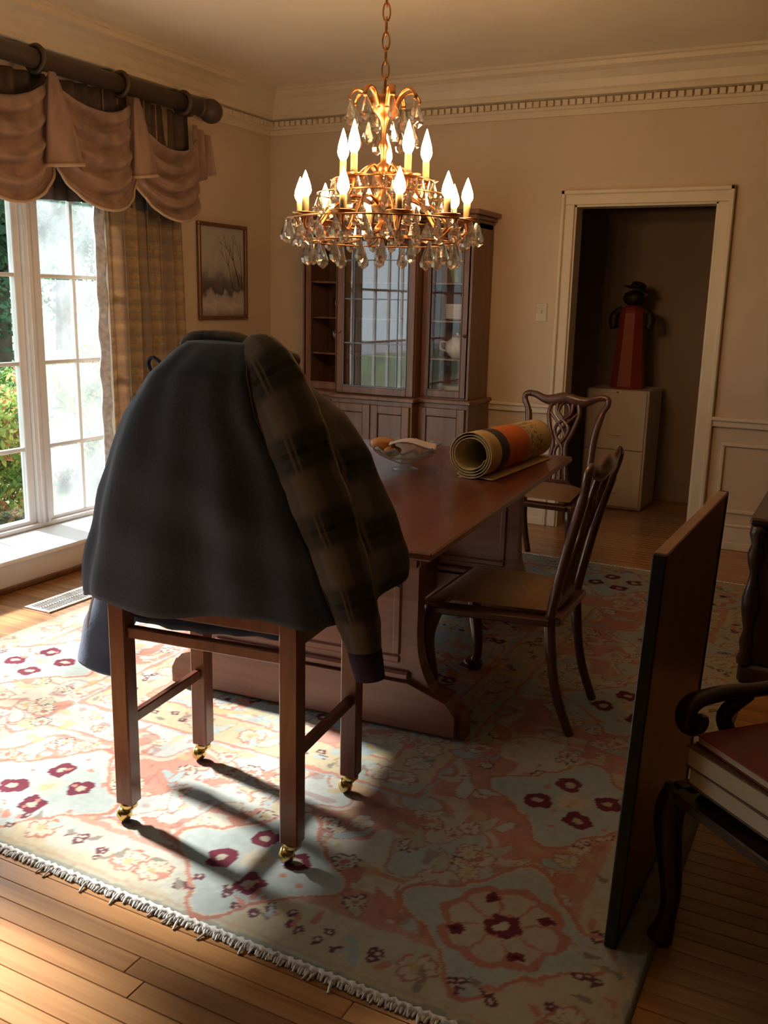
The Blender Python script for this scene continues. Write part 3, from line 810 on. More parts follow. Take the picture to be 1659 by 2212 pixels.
o = gv.build('green_vase', plain('green_glaze', (.20, .28, .16), .3), None, loc=(-2.52, 5.93, 1.62))
tag(o, 'green glazed vase on the top cabinet shelf', 'vase')
for k, (x, z, s) in enumerate(((-3.47, 1.125, 1.0), (-3.46, 1.375, .8))):
    g = MB().lathe([(0, 0), (.035*s, 0), (.035*s, .006), (.006, .012), (.006, .06*s), (.03*s, .08*s), (.042*s, .13*s), (.038*s, .17*s), (.036*s, .17*s), (.04*s, .13*s), (.028*s, .084*s), (0, .07*s)], 20)
    o = g.build('goblet', M['bowl'], None, loc=(x, 5.95, z))
    tag(o, ['larger clear goblet on the lower shelf of the shaded cabinet bay', 'smaller clear goblet on the upper shelf of the shaded cabinet bay'][k], 'glass')

# ================================================================== DINING TABLE
RG = .012   # pile height of the rug
TA = math.radians(4.5)
TC = (-1.790, 3.447, RG)
tab = empty('dining_table', TC, TA, 'long reddish mahogany trestle dining table under the chandelier', 'table')
TL, TW, TH = 2.05, 1.224, .76-RG
m = MB(); m.box((0, 0, TH-.014), (TW, TL, .028), .006); m.build('tabletop', M['mahogx'], tab)
m = MB()
for s in (-1, 1):
    m.box((s*(TW/2-.11), 0, TH-.066), (.022, TL-.36, .076)); m.box((0, s*(TL/2-.18), TH-.066), (TW-.22, .022, .076))
m.build('apron', M['mahogx'], tab)
def arc(c, r0, a0, a1, n, rz=None):
    rz = rz or r0
    return [(c[0]+r0*math.cos(a0+(a1-a0)*k/n), c[1]+rz*math.sin(a0+(a1-a0)*k/n)) for k in range(n+1)]
for s in (-1, 1):
    yc = s*.675
    right = arc((.585, .36), .165, PI, PI*1.5, 10, .26)           # concave sweep from panel edge to the foot
    poly = [(-.64, 0), (-.64, .05)]
    l_ = [(-x, z) for x, z in right][::-1]
    half = [(.42, TH-.03)]+right+[(.605, .06), (.605, 0), (.48, 0)]+arc((.36, 0), .10, 0, PI, 8, .03)+[(.2, 0)]
    full = half+[(-x, z) for x, z in half[::-1]]
    full = [(x+.037, z) for x, z in full]
    m = MB().prism(full, yc-.035, yc+.035, 'y'); tr = m.build('trestle_end', M['mahogp'], tab)
    m = MB(); pl = [(.60, .015), (.60, .10), (.56, .13), (.40, .175), (-.40, .175), (-.56, .13), (-.60, .10), (-.60, .015), (-.50, .015)]+[(-x, z+.015) for x, z in arc((.36, 0), .10, 0, PI, 8, .03)]+[(.26, .015)]
    pl2 = [(.575, .015), (.575, .09), (.54, .135), (.40, .185), (-.40, .185), (-.54, .135), (-.575, .09), (-.575, .015)]
    MB().prism([(x+.037, z) for x, z in pl2], yc-.062*1, yc+.062*1, 'y').build('plinth_board', M['mahogp'], tr)
    m = MB(); m.box((.037, yc-s*0, .205), (.80, .11, .03), .008); m.build('ledge_moulding', M['mahogp'], tr)
    m = MB()
    for (a, b, c, d) in ((-.36, .36, .60, .63), (-.36, .36, .245, .275), (-.36, -.33, .275, .60), (.33, .36, .275, .60)):
        span(m, a+.037, b+.037, yc-.043, yc+.043, c, d, .006)
    m.build('panel_moulding', M['mahogp'], tr)
MB().box((0.037, 0, .21), (.05, 1.30, .24), .008).build('stretcher', M['mahogx'], tab)  # set low and deep to block the sun reaching under the table

# bowl on the table with its contents
bz = TC[2]+TH
bx, by = -1.80, 3.72
bo = empty('glass_bowl', (bx, by, bz), label='footed cut-glass bowl on the dining table', cat='bowl')
m = MB(); n = 40
vs = []; prof2 = [(0, .022), (.03, .02), (.035, .03), (.07, .045), (.125, .072), (.165, .105), (.162, .108), (.12, .080), (.065, .053), (.0, .045)]
m.lathe([(0, 0), (.058, 0), (.06, .006), (.025, .014), (.022, .024)], 28); m.build('foot', M['bowl'], bo)
m = MB(); m.lathe(prof2[2:], 36)
m.v = [(x*(1+.045*(z/.1)*math.sin(12*math.atan2(y, x))), y*(1+.045*(z/.1)*math.sin(12*math.atan2(y, x))), z+.012*(z/.1)**2*math.sin(12*math.atan2(y, x))) for x, y, z in m.v]
m.build('dish', M['bowl'], bo)
def lump(name, loc, r, mat, label, cat, seed, sc=(1, 1, .75), rot=0):
    random.seed(seed); ph = [random.uniform(0, 6) for _ in range(4)]
    m = MB().grid(lambda u, v: tuple(sc[k]*r*(1+.07*math.sin(3*u*2*PI+ph[0])*math.sin(v*PI)+.05*math.sin(5*v*PI+ph[1]))*q for k, q in enumerate((math.sin(v*PI)*math.cos(u*2*PI), math.sin(v*PI)*math.sin(u*2*PI), -math.cos(v*PI)))), 20, 12, closed_u=True)
    o = m.build(name, mat, None, loc=loc, rz=rot); tag(o, label, cat); return o
lump('wrapped_sweet', (bx-.095, by-.045, bz+.112), .045, M['orangefruit'], 'orange-brown lump at the rim of the glass bowl nearest the jacket', 'food', 3, (1.3, .9, .7), .3)
lump('wrapped_sweet', (bx-.03, by-.07, bz+.090), .034, M['orangefruit'], 'smaller orange-brown lump in the middle of the glass bowl', 'food', 5, (1.2, .9, .7), 1.0)
m = MB().grid(lambda u, v: ((u-.5)*.20, (v-.5)*.13, .010*math.sin(u*5)+.008*math.sin(v*6+u*3)), 14, 10)
o = m.build('folded_paper', M['paper'], None, loc=(bx+.045, by-.01, bz+.118), rz=.3); tag(o, 'pale pink sheet of paper laid over the glass bowl', 'paper')
o.modifiers.new('thick', 'SOLIDIFY').thickness = .003

# rolled mat on the table
ra, rb_ = Vector((-1.465, 3.66, 0)), Vector((-1.43, 4.42, 0))
rl = empty('paper_roll', (ra.x, ra.y, bz), math.atan2(rb_.y-ra.y, rb_.x-ra.x)-PI/2, 'rolled cream paper with an orange and black printed band on the table', 'paper roll')
RL = (rb_-ra).length
R0 = .104
m = MB(); turns = 3.3
def spir(u, v):
    th = u*turns*2*PI; r = R0-.011*u*turns-(.003*math.sin(th*2+v*2))*u
    r *= (1-.10*v)
    return (r*math.sin(th-.6), v*RL, R0*(1-.10*v)-r*math.cos(th-.6)+.0012)
m.grid(spir, 200, 8)
# outer turn printed, inner turns plain
outer = MB(); inner = MB()
outer.grid(lambda u, v: spir(u/turns, v), 64, 24); inner.grid(lambda u, v: spir((1+u*(turns-1))/turns, v), 130, 6)
o = outer.build('printed_wrap', M['wrap'], rl); o.modifiers.new('thick', 'SOLIDIFY').thickness = .003
o = inner.build('inner_layers', M['rolltan'], rl); o.modifiers.new('thick', 'SOLIDIFY').thickness = .003
fl = MB().grid(lambda u, v: (-.056+u*.16, .01+v*RL*.96, .003+.010*(1-u)**2*0+.012*abs(math.sin(u*2.2+.4))**3*u), 12, 6)
o = fl.build('loose_flap', M['rolltan'], rl); o.modifiers.new('thick', 'SOLIDIFY').thickness = .002

# ================================================================== STOOL (counter chair)
SA = math.radians(6.3)
SO = (-1.507, 2.068, RG)
st = empty('counter_chair', SO, SA, 'cherry-wood counter chair on brass casters under the dark jacket', 'chair')
hw, hd = .262, .20
def castor(x, y):
    c = MB(); c.lathe([(.0, .066), (.024, .066), (.025, .05), (.016, .044), (.012, .036)], 14, (x, y, 0))
    c.tube([(x, y, .04), (x-.012, y-.004, .032), (x-.018, y-.006, .024)], .009, 8)
    q = c.build('caster', M['brass'], st)
    MB().lathe([(.0, -.0225)]+[(.0225*math.sin(PI*k/10), -.0225*math.cos(PI*k/10)) for k in range(1, 10)]+[(0, .0225)], 16, (x-.014, y-.005, .0228)).build('ball_wheel', M['brass'], q)
    MB().lathe([(.0, -.0215), (.022, -.004), (.0242, 0), (.022, .004), (0, .0215)], 16, (x-.014, y-.005, .025), rot=Matrix.Rotation(.9, 3, 'Y')).build('wheel_band', M['brass'], q)
for (sx, sy) in ((-1, -1), (1, -1), (-1, 1), (1, 1)):
    top = .86 if sy < 0 else .68
    m = MB(); m.box((sx*hw, sy*hd, (.062+top)/2), (.054, .050, top-.062), .004)
    m.build('leg', M['stool'], st); castor(sx*hw, sy*hd)
m = MB()
m.box((0, -hd, .672), (2*hw-.05, .028, .05), .003); m.build('back_apron', M['stool'], st)
MB().box((0, -hd, .585), (2*hw-.05, .026, .032), .003).build('lower_rail', M['stool'], st)
MB().box((0, hd, .645), (2*hw-.05, .028, .07), .003).build('front_apron', M['stool'], st)
for s in (-1, 1):
    MB().box((s*hw, 0, .645), (.028, 2*hd-.05, .07), .003).build('side_apron', M['stool'], st)
    MB().box((s*hw, 0, .31), (.022, 2*hd-.05, .032), .003).build('stretcher', M['stool'], st)
MB().prism([(-.235, .80), (.235, .80), (.215, 1.0), (.18, 1.12), (.14, 1.24), (.05, 1.335), (-.02, 1.345), (-.08, 1.30), (-.14, 1.16), (-.20, 1.0)], -hd-.010, -hd+.012, 'y').build('backrest', M['stool'], st)
m = MB(); m.box((0, 0.0, .675), (2*hw-.06, 2*hd-.06, .11), .018); m.build('seat_pad', M['darkseat'], st)

# ================================================================== JACKET
JO = (-1.5, 2.0, .70)
jk = empty('jacket', JO, label='dark navy jacket with plaid sleeve draped over the counter chair', cat='jacket')
tXL = [(.60, -1.88), (.712, -1.885), (.827, -1.880), (.984, -1.838), (1.10, -1.79), (1.20, -1.750), (1.304, -1.675), (1.365, -1.60), (1.40, -1.54)]
tXB = [(.60, -1.03), (.70, -1.075), (.781, -1.109), (.912, -1.165), (1.11, -1.242), (1.217, -1.310), (1.33, -1.335), (1.387, -1.360), (1.40, -1.42)]
tXR = [(.60, -1.10), (.71, -1.10), (.82, -1.105), (.96, -1.145), (1.09, -1.188), (1.20, -1.255), (1.26, -1.315), (1.334, -1.40), (1.385, -1.46), (1.40, -1.48)]
tYB = [(.60, 2.32), (.75, 2.30), (1.0, 2.27), (1.2, 2.22), (1.30, 2.15), (1.37, 2.05), (1.40, 1.97)]
def jsec(z):
    xl, xb, xr, yb = lerp(tXL, z), lerp(tXB, z), lerp(tXR, z), lerp(tYB, z)
    k = min(1.0, max(.0, (1.405-z)/.09))**.6
    yn = 1.93-.085*k
    mid = (xl+xb)/2
    pts = [(xl+.02*k, 1.99*.4+yb*.6, z), (xl, 1.96+.02*k, z), (xl+.05*k, yn+.035*k, z), (xl*.6+xb*.4, yn-.005, z), (xl*.25+xb*.75, yn+.0, z),
           (xb, yn+.02*k, z), ((xb+xr)/2+.015*k, (yn+yb)/2, z), (xr, yb-.02*k, z), (xr-.10*k, yb+.03*k, z), (mid, yb+.01, z)]
    pts = [(x, y+(x+1.42)*.115*k*(1 if y < 2.05 else .4)-.012*k, zz) for x, y, zz in pts]
    return spline(pts, 8, True)      # 80 pts; index 40 = seam (xb)
NZ = 60
levels = [.705+(1.388-.705)*(1-(1-i/NZ)**1.25) for i in range(NZ+1)]
secs = []
for z in levels:
    s_ = jsec(z); c_ = sum(s_, Vector())/len(s_); out = []
    dn = (1.40-z)/.7
    for i, p in enumerate(s_):
        u = i/80
        d = Vector((p.x-c_.x, p.y-c_.y, 0)); d.normalize()
        w_ = .011*math.sin(u*2*PI*7+2.1*z+1)+.007*math.sin(u*2*PI*13-5*z)+.006*math.sin(z*17+u*9)
        w_ += .010*math.sin(z*30+u*25)*max(0, .5-abs(dn-.75))
        q = p+d*w_*min(1, .15+dn*1.1)
        q.z += (-.030*math.sin(u*2*PI*1.0+.4)+.012*math.sin(u*2*PI*6))*max(0, 1-(z-.70)/.18)
        out.append(q)
    secs.append(out)
def jpatch(i0, i1, name, mat):
    idx = [k % 80 for k in range(i0, i1+1)]; n = len(idx)
    vs = []; fs = []; uvs = []
    for j, s_ in enumerate(secs):
        acc = 0; prev = None
        for k in idx: vs.append(s_[k])
    for j in range(len(secs)-1):
        for i in range(n-1):
            fs.append((j*n+i, j*n+i+1, (j+1)*n+i+1, (j+1)*n+i))
            q = []
            for (jj, ii) in ((j, i), (j, i+1), (j+1, i+1), (j+1, i)): q.append((ii/(n-1)*.75, 1.4-levels[jj]))
            uvs.append(tuple(q))
    o = MB().add(vs, fs, True, uvs).build(name, mat, jk, JO)
    md = o.modifiers.new('thick', 'SOLIDIFY'); md.thickness = .006; md.offset = -1
    return o
jpatch(-8, 40, 'back_panel', M['navy']); jpatch(40, 72, 'side_panel', M['plaid'])
# cap over the chair back (yoke and collar)
top = secs[-1]; c_ = sum(top, Vector())/80+Vector((0, 0, .006))
m = MB().add([c_]+top, [(0, i+1, (i+1) % 80+1) for i in range(80)], True); m.build('yoke', M['navy'], jk, JO)
col_path = spline([(-1.62, 2.02, 1.345), (-1.58, 1.985, 1.385), (-1.50, 1.965, 1.394), (-1.42, 1.96, 1.392), (-1.36, 1.97, 1.368), (-1.31, 2.04, 1.345)], 6)
MB().tube(col_path, .020, 10, flat=(1, 1.9)).build('collar', M['plaid'], jk, JO)
MB().tube(spline([(-1.68, 1.99, 1.30), (-1.725, 1.985, 1.335), (-1.745, 1.985, 1.315), (-1.715, 1.985, 1.275)], 4), .006, 6).build('hanging_loop', M['navy'], jk, JO)
# plaid sleeve hanging on the window-far side
sp_ = [(-1.385, 1.945, 1.375), (-1.315, 1.915, 1.335), (-1.245, 1.900, 1.24), (-1.185, 1.895, 1.11), (-1.125, 1.90, .97), (-1.075, 1.905, .84), (-1.045, 1.915, .73), (-1.033, 1.925, .655)]
path = spline(sp_, 6); mm = len(path)
rad = [lerp([(0, .035), (.12, .075), (.3, .088), (.55, .082), (.8, .066), (1, .050)], i/(mm-1))*(1+.022*math.sin(i*.9)+.02*math.sin(i*2.1)) for i in range(mm)]
m = MB().tube(path, rad, 28, flat=[(.70, 1.0)]*mm, up=(0, -1, 0)); sl_ = m.build('sleeve', M['plaid'], jk, JO)
cpath = [path[-1]+Vector((0, 0, .012)), Vector((-1.026, 1.93, .62)), Vector((-1.018, 1.935, .575))]
m = MB(); cr = []
m.tube(cpath, [.047, .045, .041], 28, flat=(.72, 1), up=(0, -1, 0))
cu = m.build('cuff', M['cuff'], sl_, JO)
# second sleeve, window side, hanging past the seat
sp2 = [(-1.80, 2.10, .92), (-1.90, 2.10, .78), (-1.985, 2.115, .62), (-2.05, 2.125, .50), (-2.10, 2.13, .40), (-2.115, 2.13, .31)]
path = spline(sp2, 7); mm = len(path)
m = MB().tube(path, [.070+.028*i/mm+.003*math.sin(i*.8) for i in range(mm)], 24, flat=(.42, 1.0), up=(0, -1, 0)); o = m.build('sleeve', M['navy'], jk, JO)
MB().tube(spline([(-1.985, 2.045, .70), (-2.06, 2.055, .58), (-2.10, 2.06, .47)], 6), .004, 5).build('zip_pull', M['zip'], jk, JO)
# piping lines along the seam between navy back and plaid
for off in (0, 2):
    pts = [secs[j][40+off]+Vector((.002, -.006, 0)) for j in range(0, NZ-2, 2)]
    MB().tube(pts, .0022, 5).build('seam_piping', plain('tan_piping', (.10, .07, .045), .8), jk, JO)
# lining that hangs behind the seat rails
m = MB().grid(lambda u, v: (-1.755+.50*u, 1.888+.055*u+.006*math.sin(u*30+v*3), .73-.118*v-.010*math.sin(u*5)), 40, 8)
o = m.build('lining', M['navy'], jk, JO); o.modifiers.new('thick', 'SOLIDIFY').thickness = .004
# inner front panel lying over the seat
m = MB().grid(lambda u, v: (-1.87+.72*u, 2.12+.26*v, .742+.02*math.sin(u*9)+.015*math.sin(v*7+u*4)-.06*v*v), 26, 14)
o = m.build('front_panel', M['navy'], jk, JO); o.modifiers.new('thick', 'SOLIDIFY').thickness = .008

# ================================================================== DINING CHAIRS
def dining_chair(loc, rz, label):
    """front = +Y in local space"""
    c = empty('dining_chair', loc, rz, label, 'chair', 'carved splat-back dining chairs')
    W = M['mahog']
    zs = .445
    for s in (-1, 1):
        p = spline([(s*.245, .215, .42), (s*.262, .238, .345), (s*.258, .235, .26), (s*.243, .215, .13), (s*.240, .212, .065), (s*.252, .228, .03), (s*.256, .232, .0)], 4)
        r = [lerp([(0, .036), (.14, .040), (.3, .030), (.62, .018), (.78, .018), (.9, .034), (1, .030)], i/(len(p)-1)) for i in range(len(p))]
        lg = MB().tube(p, r, 12).build('front_leg', W, c)
        MB().lathe([(0, 0), (.03, 0), (.041, .012), (.038, .03), (.02, .045), (0, .048)], 12, (s*.258, .236, 0)).build('claw_foot', W, lg)
        p = spline([(s*.188, -.19, .43), (s*.186, -.205, .28), (s*.180, -.235, .13), (s*.175, -.285, .0)], 5)
        MB().tube(p, [.023]*6+[.020]*6+[.019]*4, 10, flat=(1, .85)).build('rear_leg', W, c)
        p = spline([(s*.190, -.192, .42), (s*.198, -.215, .55), (s*.200, -.25, .72), (s*.222, -.285, .86), (s*.252, -.300, .925), (s*.250, -.305, .958), (s*.215, -.305, .968)], 5)
        MB().tube(p, [.022]*16+[.018]*(len(p)-16), 10, flat=(1, .8)).build('stile', W, c)
    p = spline([(-.235, -.305, .965), (-.19, -.305, .962), (-.13, -.305, .938), (-.075, -.308, .935), (0, -.310, .948), (.075, -.308, .935), (.13, -.305, .938), (.19, -.305, .962), (.235, -.305, .965)], 5)
    r = [.017+.020*math.exp(-((i-20)/11)**2) for i in range(len(p))]
    MB().tube(p, r, 10, flat=(1.0, .62), up=(0, 0, 1)).build('crest_rail', W, c)
    # pierced splat: outline and interlaced straps
    m = MB()
    def strap(pts, w_=.011):
        q = []
        for (x, z) in pts:
            t_ = (z-.45)/.5; y = -.195-.115*t_**1.2
            q.append((x, y, z))
        m.tube(spline(q, 6), w_, 8, flat=(1.0, .75))
    for s in (-1, 1):
        strap([(s*.075, .935), (s*.092, .86), (s*.070, .77), (s*.038, .68), (s*.052, .58), (s*.068, .475)], .013)
        strap([(s*.045, .93), (s*.040, .86), (-s*.035, .79), (-s*.030, .73), (s*.020, .66), (s*.022, .58), (s*.03, .475)])
        strap([(s*.088, .87), (s*.05, .83), (0, .775), (-s*.03, .72)], .009)
        strap([(0, .93), (s*.026, .90), (s*.03, .865), (0, .835)], .008)
        strap([(s*.045, .66), (s*.02, .62), (0, .585), (0, .475)], .009)
    m.build('splat', W, c)
    m = MB(); m.prism([(-.11, .44), (.11, .44), (.085, .485), (-.085, .485)], -.205, -.178, 'y'); m.build('shoe', W, c)
    # seat rails and drop-in seat
    def trap(z0, z1, yf, yb, wf, wb): 
        return [(-wf, yf, z0), (wf, yf, z0), (wb, yb, z0), (-wb, yb, z0), (-wf, yf, z1), (wf, yf, z1), (wb, yb, z1), (-wb, yb, z1)]
    fs = [(3, 2, 1, 0), (4, 5, 6, 7), (0, 1, 5, 4), (1, 2, 6, 5), (2, 3, 7, 6), (3, 0, 4, 7)]
    MB().bar((-.235, .235, .415), (.235, .235, .415), .07, .026, .004).build('seat_rail', W, c)
    MB().bar((-.19, -.195, .415), (.19, -.195, .415), .07, .026, .004).build('seat_rail', W, c)
    for s in (-1, 1): MB().bar((s*.19, -.195, .415), (s*.248, .23, .415), .07, .026, .004).build('seat_rail', W, c)
    def cush(u, v):
        y = -.185+v*.415; hwid = .183+(.243-.183)*v
        e_ = (1-abs(2*u-1)**6)*(1-abs(2*v-1)**6)
        return ((u-.5)*2*hwid, y, .448+.030*e_)
    MB().grid(cush, 20, 20).build('seat', M['seat'], c)
    return c
dining_chair((-1.078, 3.185, RG), math.radians(90+2), 'splat-back dining chair with tan seat drawn up at the long side of the table')
dining_chair((-1.575, 5.06, RG), math.radians(180-3), 'splat-back dining chair at the far end of the table before the doorway')

# ================================================================== TABLE LEAF standing on edge
lf = empty('table_leaf', (-.372, 2.385, RG), math.radians(-1.2), 'brown table leaf with dark edges stood upright on the rug', 'table leaf')
lf.rotation_euler = (0, .034, math.radians(-1.2))
MB().box((0, 0, .485), (.022, .80, .96), .002).build('board', M['leaf'], lf)
m = MB()
for (c, d) in (((0, -.407, .487), (.030, .014, .974)), ((0, .407, .487), (.030, .014, .974)), ((0, 0, .007), (.030, .80, .014)), ((0, 0, .967), (.030, .80, .014))):
    MB().box(c, d, .003).build('edge_band', M['leafedge'] if abs(c[1]) > .1 or c[2] < .1 else M['leaf'], lf)
MB().box((-.014, 0, .485), (.006, .79, .95), .001).build('felt_face', plain('grey_backing', (.16, .15, .14), .8), lf)

# ================================================================== ARMCHAIR and books (dark corner)
F = Vector((-.65, -.76, 0)); AS = Vector((.08, 2.107, 0))
aang = math.atan2(-F.x, F.y)            # local +Y -> F
ac = empty('armchair', (AS.x, AS.y, 0), aang, 'dark carved armchair with scrolled arms in the shadowed corner', 'chair')
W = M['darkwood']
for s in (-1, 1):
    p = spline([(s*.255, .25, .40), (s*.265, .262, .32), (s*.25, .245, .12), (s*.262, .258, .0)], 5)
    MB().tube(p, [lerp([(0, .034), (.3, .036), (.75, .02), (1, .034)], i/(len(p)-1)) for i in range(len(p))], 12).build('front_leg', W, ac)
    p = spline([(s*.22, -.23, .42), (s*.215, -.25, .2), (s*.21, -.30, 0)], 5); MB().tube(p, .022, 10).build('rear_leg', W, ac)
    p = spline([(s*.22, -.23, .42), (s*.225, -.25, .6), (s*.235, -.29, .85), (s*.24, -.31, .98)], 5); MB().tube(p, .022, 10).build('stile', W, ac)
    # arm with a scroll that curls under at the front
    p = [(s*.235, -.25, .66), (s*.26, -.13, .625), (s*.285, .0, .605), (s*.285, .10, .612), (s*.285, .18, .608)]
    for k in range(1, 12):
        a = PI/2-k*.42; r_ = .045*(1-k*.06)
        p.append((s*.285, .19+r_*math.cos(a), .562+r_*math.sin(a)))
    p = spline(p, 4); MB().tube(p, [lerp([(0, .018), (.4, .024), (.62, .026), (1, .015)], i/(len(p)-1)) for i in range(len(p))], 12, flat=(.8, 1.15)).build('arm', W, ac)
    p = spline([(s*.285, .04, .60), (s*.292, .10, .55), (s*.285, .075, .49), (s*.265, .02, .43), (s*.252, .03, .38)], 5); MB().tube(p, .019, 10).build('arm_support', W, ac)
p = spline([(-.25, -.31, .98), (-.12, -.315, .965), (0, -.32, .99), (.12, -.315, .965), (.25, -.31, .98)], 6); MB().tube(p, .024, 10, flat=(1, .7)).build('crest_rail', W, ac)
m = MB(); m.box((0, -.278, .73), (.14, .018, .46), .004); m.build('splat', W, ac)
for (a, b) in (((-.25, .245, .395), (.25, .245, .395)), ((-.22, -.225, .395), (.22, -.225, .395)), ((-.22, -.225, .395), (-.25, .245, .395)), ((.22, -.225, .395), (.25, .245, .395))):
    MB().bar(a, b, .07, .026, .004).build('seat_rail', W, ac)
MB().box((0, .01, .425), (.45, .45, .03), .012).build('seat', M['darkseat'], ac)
def book(a, b, z, w_, d_, h_, rz, cover, label):
    R = Matrix.Rotation(aang, 3, 'Z'); p = AS+R @ Vector((a, b, 0))
    e = empty('book', (p.x, p.y, z), aang+rz, label, 'book', 'books stacked on the armchair seat')
    t_ = .004
    for zz in (t_/2, h_-t_/2): MB().box((0, 0, zz), (w_, d_, t_), .001).build('cover', cover, e)
    MB().box((0, -d_/2+t_/2, h_/2), (w_, t_, h_-2*t_), .0005).build('spine', cover, e)
    MB().box((0, .003, h_/2), (w_-.010, d_-.012, h_-2*t_)).build('page_block', M['page'], e)
sz = .441
# seen from the front, local -X is toward the leaf
book(.065, .115, sz, .30, .30, .046, .0, M['brownbook'], 'thick brown-covered book at the bottom of the stack on the armchair')
book(.065, .115, sz+.047, .31, .31, .05, .03, M['brownbook'], 'thick book in the middle of the stack on the armchair')
book(.06, .105, sz+.098, .30, .30, .022, -.03, M['redbook'], 'thin dark red book topmost of the stack on the armchair')

# ================================================================== SIDEBOARD and chest
SBX0, SBX1, SBY0, SBY1, SBH = -.33, .46, 3.83, 5.30, .69
SBO = ((SBX0+SBX1)/2, (SBY0+SBY1)/2, 0)
sb = empty('sideboard', SBO, label='dark carved sideboard standing against the side wall', cat='sideboard')
m = MB(); span(m, SBX0+.02, SBX1, SBY0+.02, SBY1-.02, .08, SBH-.03, .004); m.build('body', M['darkwood'], sb, SBO)
m = MB(); span(m, SBX0-.012, SBX1, SBY0-.012, SBY1+.012, SBH-.03, SBH, .008); m.build('top', M['darkwood'], sb, SBO)
m = MB(); span(m, SBX0, SBX1, SBY0, SBY1, .0, .08, .012); m.build('plinth', M['darkwood'], sb, SBO)
prf = [(.030, .08), (.034, .10), (.022, .13), (.03, .17), (.018, .22), (.034, .30), (.036, .36), (.022, .42), (.016, .46), (.028, .50), (.034, .54), (.022, .58), (.034, .62), (.030, .66)]
for (x, y) in ((SBX0+.022, SBY0+.022), (SBX0+.022, SBY1-.022)):
    MB().lathe(prf, 14, (x, y, 0)).build('turned_post', M['darkwood'], sb, SBO)
for k in range(3):
    y0 = SBY0+.06+k*.455
    d = span(MB(), SBX0+.006, SBX0+.02, y0, y0+.435, .12, .62, .006).build('door', M['darkwood'], sb, SBO)
    MB().lathe([(.0, -.03), (.012, -.024), (.012, -.012), (.006, 0)], 10, (SBX0+.004, y0+.40, .40), rot=Matrix.Rotation(PI/2, 3, 'Y')).build('knob', M['brass'], d, SBO)
sb.location.z = RG
CHO = (.08, 4.2, SBH+RG)
ch_ = empty('wooden_chest', CHO, label='plain brown wooden chest standing on the dark sideboard', cat='chest')
MB().box((.03, .05, .135), (.72, .50, .27), .004).build('body', M['leaf'], ch_)
MB().box((.03, .05, .29), (.74, .52, .035), .006).build('lid', M['leaf'], ch_)
MB().box((.03, -.2125, .300), (.74, .006, .02), .001).build('brass_strip', M['brass'], ch_)

# ================================================================== HALL: white cabinet and ornament
wc = empty('filing_cabinet', (-1.62, 7.14, 0), label='white metal filing cabinet in the hall beyond the doorway', cat='cabinet')
MB().box((0, 0, .45), (.46, .46, .89), .006).build('body', M['metalwhite'], wc)
for k in range(2):
    d = MB().box((0, -.238, .235+k*.43), (.43, .016, .42), .004).build('drawer', M['metalwhite'], wc)
    MB().box((0, -.249, .235+k*.43-.10), (.10, .012, .014), .003).build('handle', M['metalwhite'], d)
MB().lathe([(.0, -.012), (.011, -.010), (.013, 0)], 12, (.0, -.23, .872), rot=Matrix.Rotation(-PI/2, 3, 'X')).build('lock', M['bronze'], wc)
MB().box((0, -.235, .872), (.43, .01, .03), .002).build('top_rail', M['metalwhite'], wc)
fg = empty('ornament', (-1.60, 7.10, .896), label='tall tapering red ornament with a dark top on the white cabinet', cat='ornament')
bodyp = [(.0, 0), (.125, 0), (.13, .02), (.125, .06), (.112, .20), (.10, .38), (.092, .50), (.088, .55), (.095, .575), (.075, .59), (.045, .605), (0, .61)]
MB().lathe(bodyp, 8, smooth=False, twist=.5).build('robe', M['red'], fg)
for s in (-1, 1):
    MB().tube(spline([(s*.075, 0, .575), (s*.12, -.01, .55), (s*.135, -.02, .49), (s*.125, -.03, .44)], 5), [.026]*6+[.034]*6+[.03]*4, 10).build('sleeve', M['black'], fg)
MB().lathe([(0, 0), (.04, .005), (.07, .03), (.08, .06), (.07, .09), (.035, .11), (0, .115)], 16, (0, 0, .60), rot=None).build('head', M['black'], fg)
MB().lathe([(0, .0), (.10, 0), (.105, .006), (.06, .018), (.05, .05), (.03, .06), (0, .062)], 20, (.02, 0, .715), rot=Matrix.Rotation(.28, 3, 'Y')).build('hat', M['black'], fg)

